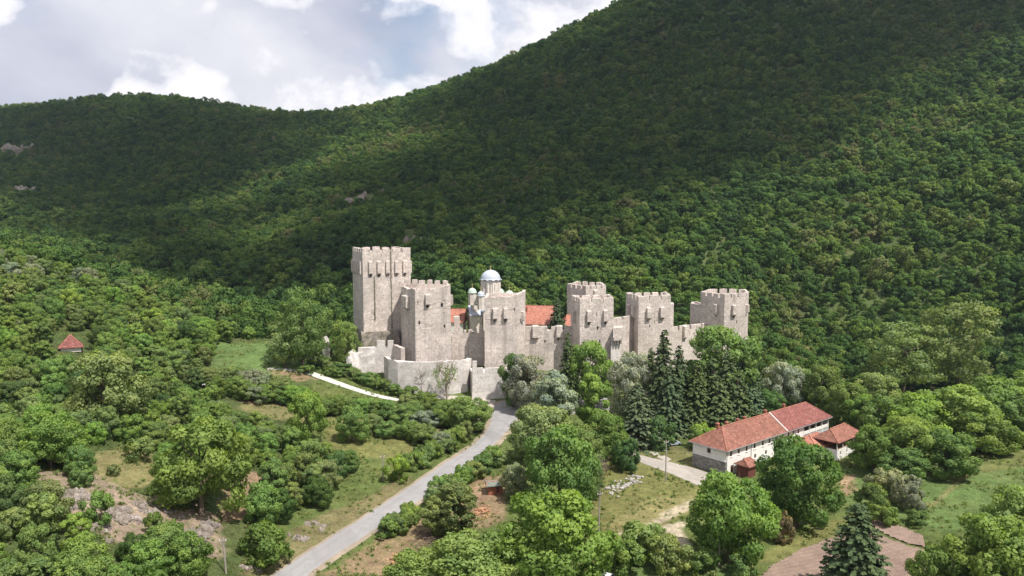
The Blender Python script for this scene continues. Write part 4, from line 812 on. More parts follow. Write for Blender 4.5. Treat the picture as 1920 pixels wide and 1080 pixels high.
# parked cars
def car(c, ang, colour, label):
    z = h1(*c) + 0.02; t = empty('parked_car', (c[0], c[1], z), label, 'car', 'parked cars'); ca, sa = math.cos(ang), math.sin(ang)
    def w(x, y, zz): return (c[0] + x * ca - y * sa, c[1] + x * sa + y * ca, z + zz)
    m = simple_mat('car_paint', colour, 0.3, 0.5, 0.05); S = [(-2.1, .45, .62, .78), (-2.0, .38, .80, .84), (-1.2, .35, .90, .86), (0.6, .35, .92, .86), (1.5, .36, .86, .84), (2.0, .40, .68, .80), (2.12, .45, .6, .7)]
    s = MB()
    for x, z0, z1, y in S: s.v += [w(x, -y, z0), w(x, -y * 0.98, z1), w(x, y * 0.98, z1), w(x, y, z0)]
    for i in range(len(S) - 1):
        o_ = 4 * i; s.f += [(o_, o_ + 1, o_ + 5, o_ + 4), (o_ + 1, o_ + 2, o_ + 6, o_ + 5), (o_ + 2, o_ + 3, o_ + 7, o_ + 6), (o_ + 3, o_, o_ + 4, o_ + 7)]
    s.f += [(0, 3, 2, 1), (24, 25, 26, 27)]; s.build('body', m, t, False)
    g = [(-1.75, .84, .78), (-1.15, 1.36, .64), (0.25, 1.40, .64), (1.0, .90, .78)]; s = MB()
    for x, zz, y in g: s.v += [w(x, -y, zz), w(x, y, zz)]
    s.v += [w(-1.75, -.80, .82), w(1.0, -.80, .85), w(-1.75, .80, .82), w(1.0, .80, .85)]
    s.f = [(0, 1, 3, 2), (4, 5, 7, 6), (0, 2, 4, 6), (1, 7, 5, 3)]; s.build('window', M['glass'], t)
    s = MB(); s.add([w(-1.15, -.64, 1.37), w(.25, -.64, 1.41), w(.25, .64, 1.41), w(-1.15, .64, 1.37), w(-1.15, -.64, 1.33), w(.25, -.64, 1.36), w(.25, .64, 1.36), w(-1.15, .64, 1.33)], [(0, 1, 2, 3), (0, 4, 5, 1), (1, 5, 6, 2), (2, 6, 7, 3), (3, 7, 4, 0)]); s.build('roof_panel', m, t)
    for x in (-1.35, 1.3):
        for y in (-.80, .80):
            p = w(x, y - .1, .32); q = w(x, y + .1, .32); MB().tube([p, q], [.32, .32], 14).build('wheel', M['dark'], t)
car(hit(1262, 836)[:2], R(20), (0.32, 0.37, 0.42), 'pale blue-grey car parked beside the left end of the long house')
car(hit(374, 726)[:2], R(10), (0.75, 0.75, 0.74), 'white car among the trees of the left slope')
car(hit(1139, 1092)[:2], R(60), (0.78, 0.78, 0.78), 'white car at the very bottom edge beside the big green tree')
# firewood, brush and stones
def log_pile(px, py, n, spread, label):
    p = hit(px, py); t = empty('firewood_pile', p, label, 'firewood')
    for i in range(n):
        r_ = abs(random.gauss(0, 1)); a = random.uniform(0, 6.28); x = p[0] + spread[0] * r_ * math.cos(a) * 0.6; y = p[1] + spread[1] * r_ * math.sin(a) * 0.6; z = h1(x, y) + max(0.1, 0.75 * math.exp(-r_ * r_)) * random.uniform(0.2, 1.0)
        b = random.uniform(0, 3.14); L = random.uniform(0.45, 0.9); k = random.uniform(-.2, .2); rr = random.uniform(0.09, 0.17)
        MB().tube([(x - L / 2 * math.cos(b), y - L / 2 * math.sin(b), z - k * L / 2), (x + L / 2 * math.cos(b), y + L / 2 * math.sin(b), z + k * L / 2)], [rr, rr * 0.9], 6).build('log', M['log'], t)
log_pile(903, 962, 90, (2.2, 2.4), 'heap of split firewood below the small shed'); log_pile(742, 1052, 60, (1.5, 1.6), 'small heap of split firewood near the bottom of the road verge')
def brush(px, py, n, label):
    p = hit(px, py); t = empty('brush_heap', p, label, 'brushwood'); s = MB()
    for i in range(n):
        x = p[0] + random.gauss(0, 1.5); y = p[1] + random.gauss(0, 2.2); z = h1(x, y) + random.uniform(0.05, 0.8); b = random.gauss(0.9, 0.6); L = random.uniform(0.8, 2.4)
        s.tube([(x - L / 2 * math.cos(b), y - L / 2 * math.sin(b), z), (x, y, z + random.uniform(0, .3)), (x + L / 2 * math.cos(b), y + L / 2 * math.sin(b), z + random.uniform(-.2, .3))], [.05, .04, .015], 4, False)
    s.build('branches', M['bark'], t)
brush(812, 1008, 150, 'dark heap of cut branches on the bare verge')
M['rubble'] = stone_mat('pale_rubble', (0.30, 0.28, 0.26), (0.42, 0.39, 0.37), (0.55, 0.52, 0.49), cell=4.0, stain=0.3)
for i in range(70):
    a = random.random(); p = hit(1140 + 62 * a + random.gauss(0, 5), 922 - 26 * a + random.gauss(0, 6)); s_ = random.uniform(0.14, 0.42) * random.choice((1, 1, 1.5))
    o = boulder('loose_stone', (p[0], p[1], p[2] + s_ * 0.35), (s_, s_ * random.uniform(.6, 1), s_ * random.uniform(.45, .8)), M['rubble'], None, i, 2, 0.5); tag(o, 'pale loose stone in the rubble heap on the dry meadow', 'stone', 'stones of the rubble heap')
# rock outcrops on the bank
OUT = [(95, 925, 3.4, 'jagged grey rock ledge below bushes at the far left of the bank'), (130, 950, 2.8, None), (70, 915, 2.0, None), (180, 990, 2.6, None), (215, 965, 2.2, None), (240, 975, 2.8, 'pale jagged rock face above the bushes on the bank'), (270, 955, 2.0, None), (290, 985, 2.0, None), (350, 1015, 2.2, None), (375, 1005, 2.8, 'reddish grey rock face right of a round bush on the bank'), (395, 985, 1.8, None), (330, 1030, 1.8, None), (560, 1010, 1.6, None), (590, 985, 1.6, None), (475, 1070, 1.5, None), (15, 905, 2.2, None), (155, 935, 2.4, None), (115, 965, 2.0, None), (310, 960, 1.5, None)]
for i, (px, py, s_, lab) in enumerate(OUT):
    p = hit(px, py); t = empty('rock_outcrop', p, lab or 'weathered grey rock, %s from the left, breaking through the steep bank' % ORD[sorted(o_[0] for o_ in OUT).index(px)], 'rock', 'rocks of the steep bank'); rs = np.random.default_rng(i)
    for k in range(12):
        dx, dy = rs.normal(0, s_ * 0.55, 2); x, y = p[0] + dx, p[1] + dy * 0.6; q = s_ * rs.uniform(0.2, 0.45)
        boulder('rock_slab', (x, y, h1(x, y) - q * 0.15), (q * rs.uniform(0.6, 1.0), q * rs.uniform(.6, .9), q * rs.uniform(0.6, 0.95)), M['rock'], t, i * 9 + k, 3, 0.55)
for px, py, sx, sz, lab in ((682, 372, 13, 9, 'pale cliff patch showing in the forest above the keep'), (775, 456, 9, 7, 'grey cliff in the forest just behind the top of the keep'), (30, 285, 22, 14, 'pale cliff patch high on the dark hill at the left edge'), (40, 358, 16, 7, 'thin pale rock band on the dark hill at the left edge')):
    p = hit(px, py); t = empty('cliff', p, lab, 'cliff', 'cliffs in the forest')
    for k in range(8):
        rs = np.random.default_rng(k + int(px)); x = p[0] + rs.normal(0, sx * .45); y = p[1] + rs.normal(0, 4); boulder('rock_slab', (x, y, h1(x, y) + sz * .1), (sx * rs.uniform(.12, .28), 3, sz * rs.uniform(.25, .5)), M['rock'], t, k + int(px), 3, 0.6)

# ------------------------------------------------------------------ vegetation
def cards_mesh(name, c, nrm, up, size, tint, m, shade_n, aspect=1.0, bend=0.25):
    """many small leaf sprays: each a folded diamond of four corners, with soft clump normals"""
    n = len(c); a = np.cross(nrm, up); a /= np.linalg.norm(a, axis=1, keepdims=True) + 1e-9; b = np.cross(nrm, a)
    ss = size[:, None]; v = np.empty((n, 4, 3))
    v[:, 0] = c + a * ss * aspect + nrm * ss * bend; v[:, 1] = c + b * ss; v[:, 2] = c - a * ss * aspect + nrm * ss * bend; v[:, 3] = c - b * ss
    idx = np.arange(n * 4).reshape(n, 4); f = np.concatenate([idx[:, [0, 1, 3]], idx[:, [1, 2, 3]]]).astype(np.int32)
    me = bpy.data.meshes.new(name); me.vertices.add(n * 4); me.vertices.foreach_set('co', v.ravel()); me.loops.add(f.size); me.loops.foreach_set('vertex_index', f.ravel())
    me.polygons.add(len(f)); me.polygons.foreach_set('loop_start', np.arange(0, f.size, 3, dtype=np.int32)); me.polygons.foreach_set('use_smooth', np.ones(len(f), bool)); me.update(calc_edges=True)
    at_ = me.color_attributes.new('tint', 'FLOAT_COLOR', 'POINT'); tc_ = np.repeat(np.c_[tint, np.zeros(n), np.ones(n)], 4, axis=0); at_.data.foreach_set('color', tc_.ravel())
    me.normals_split_custom_set_from_vertices(np.repeat(shade_n, 4, axis=0)); me.materials.append(m); return me
def unit(v): return v / (np.linalg.norm(v, axis=1, keepdims=True) + 1e-9)
def crown_mesh(name, seed, m, nlobe=26, per=260, leaf=0.30, w=5.0, z0=2.2, z1=10.0, form='round', soft=0.62, fill=0.35, lob=(0.22, 0.38)):
    """crown of lobes: centres spread through the crown volume, leaf sprays over the outside of each"""
    r = np.random.default_rng(seed); H = z1 - z0; cs = []; rs = []
    for i in range(nlobe):
        for _ in range(60):
            t = r.uniform(0.06, 0.94)
            if form == 'round': rad = w * (0.30 + 0.70 * math.sin(math.pi * min(1, max(0, t * 0.86 + 0.14))) ** 0.75)
            elif form == 'tall': rad = w * (0.25 + 0.75 * math.sin(math.pi * (t * 0.9 + 0.08)) ** 0.9)
            else: rad = w * (1.0 - 0.75 * t) ** 0.8
            a = r.uniform(0, 6.283); k = math.sqrt(r.uniform(0.22 if i % 4 else 0.0, 1 if i % 4 else 0.2)) * 0.88; lr = w * r.uniform(*lob) * (1 - 0.2 * t)
            c = np.array((math.cos(a) * rad * k, math.sin(a) * rad * k, z0 + H * t * 0.9 + 0.05 * H))
            if all(np.linalg.norm(c - q) > 0.55 * min(lr, q2) for q, q2 in zip(cs, rs)): break
        cs.append(c); rs.append(lr)
    cs = np.array(cs); rs = np.array(rs); C, NN, TT, SZ = [], [], [], []; mid = np.array((0, 0, z0 + H * 0.42))
    for i in range(nlobe):
        n = int(per * (rs[i] / (w * 0.3)) ** 2); d = unit(r.normal(size=(n, 3))); out = unit((cs[i] - mid)[None])
        keep = (d @ out[0] > -0.55); d = d[keep]; rr = rs[i] * (1 + r.normal(0, 0.10, len(d))) * np.where(r.random(len(d)) < fill, r.uniform(0.45, 0.95, len(d)), 1.0)
        p = cs[i] + d * rr[:, None] * np.array((1, 1, 0.85))
        q = ((p[:, None] - cs[None]) / np.array((1, 1, 0.85))); inside = (np.linalg.norm(q, axis=2) < rs[None] * 0.72).sum(1) - (np.linalg.norm(q[:, i], axis=1) < rs[i] * 0.72)
        ok = inside == 0; p = p[ok]; d = d[ok]
        C.append(p); NN.append(unit(d * 0.65 + out * 0.35)); TT.append(np.c_[np.full(len(p), r.uniform(0.1, 0.9)), r.random(len(p))]); SZ.append(leaf * r.uniform(0.6, 1.35, len(p)))
    C = np.concatenate(C); NN = np.concatenate(NN); TT = np.concatenate(TT); SZ = np.concatenate(SZ); n = len(C)
    face = unit(NN * 0.7 + r.normal(size=(n, 3)) * 0.62); sh = unit(NN * soft + face * (1 - soft)); return cards_mesh(name, C, face, unit(r.normal(size=(n, 3))), SZ, TT, m, sh, 0.8)
def trunk_mesh(name, seed, H=10.0, r0=0.24, fork=0.28, m=None, limbs=7, twig=False, spread=0.34):
    r = random.Random(seed); s = MB(); zf = H * fork; lean = (r.uniform(-.2, .2), r.uniform(-.2, .2))
    s.tube([(0, 0, -0.5), (lean[0] * .3, lean[1] * .3, zf * .5), (lean[0], lean[1], zf), (lean[0] * 1.8, lean[1] * 1.8, H * .6), (lean[0] * 2, lean[1] * 2, H * .86)], [r0 * 1.35, r0, r0 * .82, r0 * .42, r0 * .1], 7)
    for i in range(limbs):
        a = i * 2.4 + r.uniform(-.4, .4); z = H * r.uniform(fork * .9, .62); R_ = H * spread * r.uniform(.6, 1.0); e = (R_ * math.cos(a), R_ * math.sin(a), min(H * .95, z + H * r.uniform(.14, .36)))
        p0 = (lean[0], lean[1], z); p1 = (e[0] * .5, e[1] * .5, z + (e[2] - z) * .35); s.tube([p0, p1, e], [r0 * .42, r0 * .26, r0 * .06], 5, False)
        if twig:
            for k in range(9):
                t = r.uniform(.3, 1); q = tuple(p1[j] + (e[j] - p1[j]) * t for j in range(3)); b = r.uniform(0, 6.28); L = H * r.uniform(.06, .2); s.tube([q, (q[0] + L * .5 * math.cos(b), q[1] + L * .5 * math.sin(b), q[2] + L * .6), (q[0] + L * .7 * math.cos(b), q[1] + L * .7 * math.sin(b), q[2] + L * 1.1)], [r0 * .12, r0 * .07, .012], 3, False)
    me = bpy.data.meshes.new(name); me.from_pydata(s.v, [], s.f); me.update(); me.materials.append(m or M['bark']); return me
def spruce_mesh(name, seed, m, H=12.0, w=2.7, z0=0.8, rows=46, leaf=0.19, full=0.7):
    r = np.random.default_rng(seed); C, NN, SZ, TT, UP = [], [], [], [], []
    for k in range(rows):
        t = (k + r.uniform(-.3, .3)) / rows; t = min(max(t, 0), .985); z = z0 + (H - z0) * t; R_ = w * (1 - t) ** full * r.uniform(.78, 1.15) + 0.12; nb = int(5 + 11 * (1 - t))
        for b in range(nb):
            a = r.uniform(0, 6.283); Rb = R_ * r.uniform(.72, 1.1); n = max(3, int(Rb / 0.10)); u = np.linspace(.12, 1, n); tv = r.uniform(.1, .9)
            rad = Rb * u; zz = z - Rb * 0.42 * u ** 1.3 + Rb * 0.16 * u ** 4; lat = r.normal(0, .16, n) * (1.15 - u) * 1.4
            p = np.c_[rad * math.cos(a) - lat * math.sin(a), rad * math.sin(a) + lat * math.cos(a), zz + r.normal(0, .06, n)]
            C.append(p); o = np.c_[np.full(n, math.cos(a)), np.full(n, math.sin(a)), np.full(n, 1.0)]; NN.append(o); SZ.append(leaf * r.uniform(.6, 1.25, n) * (1.1 - .35 * t)); TT.append(np.c_[np.full(n, tv), r.random(n)]); UP.append(np.c_[np.full(n, math.cos(a)), np.full(n, math.sin(a)), np.full(n, -.35)])
    C = np.concatenate(C); NN = unit(np.concatenate(NN)); n = len(C); face = unit(NN + r.normal(size=(n, 3)) * .45); up = unit(np.concatenate(UP) + r.normal(size=(n, 3)) * .35); b_ = unit(np.cross(face, up))
    return cards_mesh(name, C, face, b_, np.concatenate(SZ), np.concatenate(TT), m, unit(NN * .5 + face * .5), 1.15, -0.2)
BROAD = [crown_mesh('broad_crown', 100 + i, M['leaf'], 78, 760, 0.165, 5.0, 0.5, 10.0, 'round', 0.62, 0.45, (0.13, 0.27)) for i in range(7)]
TALL = [crown_mesh('tall_crown', 200 + i, M['leaf'], 60, 720, 0.165, 3.6, 0.6, 11.0, 'tall', 0.62, 0.45, (0.15, 0.30)) for i in range(3)]
WISP = [crown_mesh('wispy_crown', 300 + i, M['leaf'], 84, 460, 0.14, 4.6, 0.7, 11.0, 'tall', 0.55, 0.7, (0.12, 0.25)) for i in range(3)]
SHRUB = [crown_mesh('shrub_crown', 400 + i, M['leaf'], 30, 430, 0.085, 1.7, 0.0, 2.7, 'round', 0.62, 0.5, (0.15, 0.32)) for i in range(4)]
THIN = [crown_mesh('thin_crown', 500 + i, M['leaf'], 20, 36, 0.17, 3.2, 2.4, 9.0, 'tall', 0.4, 0.8) for i in range(2)]
SPRUCE = [spruce_mesh('spruce_crown', 600 + i, M['needle'], 12.0, 2.7 + .25 * (i % 3), 0.5 + .4 * (i % 2), 40 + 4 * i, 0.19, (0.62, 0.75, 0.68, 0.8, 0.58)[i]) for i in range(5)]
TRUNK = [trunk_mesh('trunk', 10 + i) for i in range(4)]; STEM = [trunk_mesh('stem', 30 + i, 2.6, 0.07, 0.12, None, 6) for i in range(2)]; BARE = [trunk_mesh('bare_limbs', 40 + i, 9.0, 0.2, 0.25, M['twig'], 14, True, 0.26) for i in range(2)]
POLE_TRUNK = trunk_mesh('trunk', 55, 12.0, 0.22, 0.9, None, 0)
def dims(ms):
    w_, h_ = [], []
    for me in ms: q = np.empty(len(me.vertices) * 3); me.vertices.foreach_get('co', q); q = q.reshape(-1, 3); w_.append(np.percentile(np.abs(q[:, :2]), 99.3) * 2); h_.append(np.percentile(q[:, 2], 99.7))
    return float(np.mean(w_)), float(np.mean(h_))
KINDS = {  # name, crown meshes, trunk meshes, mesh width, mesh height
    'broad': ('broadleaf_tree', BROAD, TRUNK, 10.4, 10.4), 'tall': ('broadleaf_tree', TALL, TRUNK, 7.6, 11.2), 'wisp': ('willow_tree', WISP, TRUNK, 9.6, 11.2), 'silver': ('silver_leaved_tree', BROAD + TALL[:1], TRUNK, 10.2, 10.6),
    'fruit': ('fruit_tree', BROAD, TRUNK, 10.4, 10.4), 'shrub': ('shrub', SHRUB, STEM, 3.6, 3.0), 'spruce': ('spruce_tree', SPRUCE, [POLE_TRUNK], 5.4, 12.0), 'thin': ('sparse_tree', THIN, BARE, 6.4, 9.2)}
COLS = {'mid': (0.202, 0.282, 0.084), 'bright': (0.245, 0.344, 0.093), 'lime': (0.31, 0.396, 0.082), 'olive': (0.245, 0.305, 0.116), 'dark': (0.129, 0.202, 0.067), 'walnut': (0.181, 0.28, 0.076), 'silver': (0.361, 0.391, 0.284), 'grey': (0.31, 0.34, 0.232), 'spruce': (0.082, 0.115, 0.052), 'spruce_blue': (0.125, 0.155, 0.095), 'willow': (0.198, 0.245, 0.082), 'rust': (0.215, 0.172, 0.112)}
KINDS = {k: v[:3] + dims(v[1]) for k, v in KINDS.items()}; print({k: v[3:] for k, v in KINDS.items()})
def tint_of(c, amt=0.16):
    k = random.uniform(1 - amt, 1 + amt); return (c[0] * k * random.uniform(.88, 1.06), c[1] * k, c[2] * k * random.uniform(.85, 1.2), 1.0)
def plant(kind, x, y, wid, hei, colour, label, group, cat='tree', sink=0.15):
    nm, crowns, trunks, mw, mh = KINDS[kind]; z = h1(x, y) - sink
    o = empty(nm, (x, y, z), label, cat, group); o.rotation_euler = (0, 0, random.uniform(0, 6.28)); o.scale = (wid / mw, wid / mw * random.uniform(.93, 1.07), hei / mh); o.rotation_euler = (random.gauss(0, .025), random.gauss(0, .025), o.rotation_euler[2])
    t = link_mesh('trunk' if kind != 'shrub' else 'stem', random.choice(trunks), o)
    c = link_mesh('crown', random.choice(crowns), o); c.color = tint_of(COLS[colour]); return o
PLACED = []
def by_photo(kind, cx, top, bot, wpx, colour, label, group, cat='tree', d=None):
    """base on the ground at photo cx, bot; height and width from the photo at that distance"""
    p = hit(cx, bot) if d is None else np.r_[at(cx, 600, d)[:2], 0]
    k = p[1] / FOC; top_z = at(cx, top, p[1])[2]; hei = max(1.0, top_z - h1(p[0], p[1])); wid = wpx * k
    PLACED.append((p[0], p[1], wid / 2)); return plant(kind, p[0], p[1], wid, hei, colour, label, group, cat)
GC = 'trees between the road and the gate'; GRR = 'row of bushy trees right of the long house'; GS = 'spruces in front of the fortress'; GB = 'shrubs around the valley floor'
by_photo('silver', 985, 666, 772, 92, 'silver', 'silvery grey tree at the road bend right below the church tower', GC)
by_photo('silver', 1036, 706, 822, 112, 'silver', 'large silvery tree in the middle of the grove before the gate', GC)
by_photo('broad', 1100, 642, 765, 92, 'bright', 'bright green tree standing against the gate tower', GC)
by_photo('spruce', 1066, 628, 765, 46, 'spruce', 'dark narrow conifer rising from the grove before the gate', GC)
by_photo('broad', 962, 662, 765, 60, 'mid', 'dark green tree at the left edge of the grove by the road bend', GC)
by_photo('tall', 1108, 700, 812, 72, 'bright', 'light green tree right of the grove beside the gate yard', GC)
by_photo('broad', 1018, 762, 868, 128, 'olive', 'olive green round tree overhanging the road bend', GC)
by_photo('broad', 1134, 775, 858, 84, 'mid', 'green tree left of the round bush near the gate yard', GC)
by_photo('broad', 1090, 800, 880, 90, 'mid', 'green tree squeezed behind the tall bright tree in the centre', GC)
by_photo('broad', 1050, 800, 962, 140, 'walnut', 'tall bright green tree in the centre above the bottom trees', GC)
by_photo('broad', 1040, 922, 1105, 225, 'walnut', 'large spreading bright green tree at the bottom centre', GC)
by_photo('broad', 890, 1000, 1125, 190, 'bright', 'broad green tree at the bottom edge beside the brush heap', GC)
by_photo('broad', 790, 1035, 1130, 150, 'mid', 'low green tree at the bottom edge right of the road', GC)
by_photo('shrub', 1177, 818, 882, 56, 'dark', 'neat round dark green bush on the dry meadow', GB, 'bush')
by_photo('silver', 968, 868, 935, 56, 'silver', 'small silvery tree right beside the garden shed', GC)
by_photo('tall', 852, 908, 1005, 86, 'willow', 'pale green small tree between the road and the firewood', GC)
by_photo('tall', 822, 930, 1005, 60, 'olive', 'olive small tree at the road verge left of the firewood', GC)
by_photo('broad', 1368, 886, 1058, 160, 'walnut', 'large round bright green tree in front of the left end of the long house', 'round trees in front of the long house')
by_photo('broad', 1492, 826, 990, 152, 'dark', 'large round dark green tree covering the middle of the long house', 'round trees in front of the long house')
by_photo('shrub', 1460, 952, 1016, 52, 'rust', 'brownish bush between the two large round trees', GB, 'bush')
by_photo('spruce', 1600, 948, 1118, 128, 'spruce', 'single dark spruce at the bottom right before the ploughed plot', GS)
for cx, top, bot, w, c, lab in ((1855, 962, 1150, 190, 'mid', 'wide green tree in the bottom right corner'), (1772, 1012, 1150, 130, 'mid', 'green tree at the bottom edge left of the corner tree'), (1915, 912, 1080, 150, 'bright', 'bright tree at the right edge above the corner tree'), (1945, 1000, 1160, 150, 'mid', 'green tree cut by the right edge at the bottom')):
    by_photo('broad', cx, top, bot, w, c, lab, 'trees of the bottom right corner')
for cx, top, bot, w, c, lab in ((1640, 798, 885, 104, 'mid', 'green tree just right of the porch house'), (1702, 782, 885, 112, 'bright', 'second tree to the right of the porch house'), (1770, 806, 892, 110, 'mid', 'front tree in the middle of the right hand row'), (1720, 742, 838, 120, 'bright', 'bright tree at the back of the right hand row, its left end'),
    (1790, 722, 830, 140, 'bright', 'largest bright tree on the crest of the right hand row'), (1862, 712, 820, 140, 'bright', 'bright crest tree next to the right edge'), (1842, 772, 850, 118, 'mid', 'front tree of the right hand row above the green field'), (1912, 742, 828, 130, 'mid', 'tree of the right hand row cut by the right edge'), (1655, 742, 822, 100, 'mid', 'dark gap-filling tree behind the porch house'), (1935, 700, 800, 120, 'mid', 'rear tree of the right hand row at the edge'), (1690, 840, 905, 92, 'mid', 'low tree in front of the right hand row by the pale bush')):
    by_photo('broad', cx, top, bot, w, c, lab, GRR)
by_photo('shrub', 1665, 882, 938, 80, 'grey', 'pale flowering bush in front of the right hand tree row', GB, 'bush'); by_photo('shrub', 1704, 888, 955, 66, 'grey', 'second pale bush beside the green field', GB, 'bush')
by_photo('shrub', 1640, 910, 965, 70, 'mid', 'green bush left of the pale flowering bushes', GB, 'bush')
for cx, top, bot, w, c, lab in ((1238, 624, 800, 60, 'spruce', 'tall pointed spruce at the left of the spruce group'), (1272, 652, 798, 58, 'spruce', 'thin spruce second in the group before the fortress'), (1302, 682, 805, 66, 'spruce', 'spruce in the middle of the group in front'), (1330, 672, 795, 66, 'spruce', 'spruce right of the middle of the group'), (1362, 668, 795, 70, 'spruce', 'broad spruce near the right of the group'),
    (1396, 672, 788, 64, 'spruce', 'rightmost spruce of the group before the corner tower'), (1255, 690, 815, 60, 'spruce', 'lower spruce in front of the tall pointed one'), (1345, 705, 806, 66, 'spruce', 'front spruce right of the yellow bush'), (1222, 655, 770, 40, 'spruce', 'slim spruce behind the pale gate tree'), (1380, 700, 800, 60, 'spruce', 'low front spruce at the right of the group'), (1416, 690, 776, 44, 'spruce', 'small spruce at the right end of the group')):
    by_photo('spruce', cx, top, bot, w * 1.22, c, lab, GS)
by_photo('broad', 1345, 614, 778, 160, 'mid', 'yellow-green tree top showing over the spruces below the corner tower', GC)
by_photo('silver', 1190, 662, 792, 86, 'silver', 'pale silvery tree hiding the gateway', GC)
by_photo('spruce', 1198, 722, 838, 82, 'spruce_blue', 'grey-green conifer with a bare lower trunk before the pale gate tree', GS)
by_photo('shrub', 1237, 782, 842, 60, 'dark', 'round dark laurel bush at the foot of the spruces', GB, 'bush')
by_photo('shrub', 1316, 796, 842, 62, 'lime', 'yellow-green bush behind the left end of the long house roof', GB, 'bush')
by_photo('silver', 1470, 676, 768, 74, 'grey', 'grey-green tree behind the ridge of the long house', GC)
for cx, top, bot, w, c, lab in ((1540, 686, 775, 84, 'mid', 'green tree behind the right half of the long house'), (1592, 716, 800, 78, 'mid', 'green tree at the back corner of the long house'), (1505, 690, 760, 70, 'olive', 'olive tree behind the middle of the long house'), (1440, 730, 780, 60, 'dark', 'dark low tree behind the chimneys'), (1620, 740, 810, 80, 'bright', 'bright tree behind the porch house roof'), (1640, 700, 770, 90, 'olive', 'olive tree below the tall willows')):
    by_photo('broad', cx, top, bot, w, c, lab, 'trees behind the long house')
by_photo('wisp', 1692, 608, 735, 150, 'willow', 'feathery yellow-green willow left of the taller one', 'willows'); by_photo('wisp', 1795, 566, 735, 165, 'willow', 'tallest feathery yellow-green willow above the right hand tree row', 'willows')
by_photo('wisp', 568, 542, 690, 100, 'mid', 'tall feathery tree left of the keep above the meadow', 'willows'); by_photo('wisp', 646, 600, 686, 56, 'bright', 'small feathery tree at the left foot of the keep', 'willows'); by_photo('wisp', 535, 600, 690, 80, 'olive', 'lower feathery tree at the edge of the meadow', 'willows')
by_photo('spruce', 1045, 562, 690, 44, 'spruce', 'dark conifer in the courtyard right of the orange roof', GS, d=276)
by_photo('thin', 838, 674, 752, 54, 'olive', 'thinly leaved young tree in front of the white bastion wall', 'sparse trees'); by_photo('thin', 1125, 858, 925, 46, 'rust', 'brown dry young tree at the edge of the dry meadow', 'sparse trees')
p = hit(790, 740); o = empty('bare_tree', p, 'leafless grey young tree in front of the bastion wall', 'tree'); o.scale = (.9, .9, 1.05); link_mesh('trunk', BARE[0], o)
by_photo('broad', 378, 788, 968, 172, 'mid', 'largest round tree on the left slope above the bare bank', 'large trees of the left slope'); by_photo('broad', 195, 662, 800, 150, 'olive', 'wide pale tree below the red-roofed pavilion', 'large trees of the left slope')
by_photo('broad', 95, 775, 880, 120, 'mid', 'round tree left of the dry clearing', 'large trees of the left slope'); by_photo('shrub', 262, 818, 862, 60, 'olive', 'grey-green bush at the top of the dry clearing', GB, 'bush'); by_photo('shrub', 212, 868, 892, 26, 'olive', 'tiny bush in the dry clearing', GB, 'bush')
by_photo('broad', 1112, 862, 935, 40, 'olive', 'narrow dull green tree beside the dry young tree', GC)
for cx, top, bot, w, c, lab in ((745, 856, 905, 54, 'lime', 'bright yellow-green bush beside the utility pole'), (185, 925, 985, 62, 'bright', 'bright green bush between the rock faces'), (325, 975, 1022, 38, 'mid', 'round bush in front of the reddish rock face'), (68, 895, 935, 36, 'mid', 'bush between the rock ledges at the left'), (290, 962, 1008, 40, 'mid', 'small bush above the round one on the bank'), (500, 985, 1060, 110, 'mid', 'wide bush right of the bank above the road'), (150, 870, 912, 48, 'mid', 'bush on the edge of the dry clearing')):
    by_photo('shrub', cx, top, bot, w, c, lab, 'bushes of the steep bank', 'bush')
for cx, top, bot, w, c, lab in ((1200, 985, 1060, 110, 'olive', 'olive bush in the meadow at the bottom right of the centre tree'), (1255, 1005, 1070, 90, 'olive', 'olive bush near the pale earth patch'), (1170, 1010, 1078, 80, 'mid', 'green bush at the foot of the large centre tree'), (1320, 1030, 1075, 60, 'mid', 'low bush beside the lamp pole'), (1390, 1040, 1085, 60, 'mid', 'low bush at the foot of the large round tree'), (1655, 945, 985, 60, 'mid', 'bush behind the single spruce'), (1720, 958, 985, 50, 'dark', 'dark low bush by the tilled strip'), (1075, 830, 862, 50, 'rust', 'brownish bush by the road retaining wall')):
    by_photo('shrub', cx, top, bot, w, c, lab, GB, 'bush')
for i, (cx, bot, w) in enumerate(((640, 698, 40), (665, 712, 44), (690, 722, 46), (715, 732, 42), (740, 740, 40), (770, 748, 46), (600, 690, 44), (625, 705, 40), (575, 702, 36), (800, 756, 40))):
    by_photo('shrub', cx, bot - w * 0.5, bot, w, 'mid', ORD[sorted((640, 665, 690, 715, 740, 770, 600, 625, 575, 800)).index(cx)] + ' green bush from the left between the white stony track and the fortress', 'bushes above the white stony track', 'bush')
for i in range(22):
    t = i / 21; cx = 925 - 160 * t + random.gauss(0, 5); bot = 872 + 108 * t + random.gauss(0, 4)
    if i > 14: cx -= 40; bot += 30
    by_photo('shrub', cx, bot - random.uniform(24, 40), bot, random.uniform(36, 54), random.choice(('mid', 'olive', 'mid', 'bright')), ORD[i] + ' bush down from the road bend in the lower roadside hedge', 'hedge bushes along the road', 'bush')
for i in range(16):
    t = i / 15; by_photo('shrub', 770 + 110 * t + random.gauss(0, 5), 872 - 60 * t + random.gauss(0, 4) - 22, 882 - 60 * t, random.uniform(30, 46), random.choice(('mid', 'olive')), ORD[i] + ' bush up from the utility pole along the upper roadside', 'bushes along the upper roadside', 'bush')
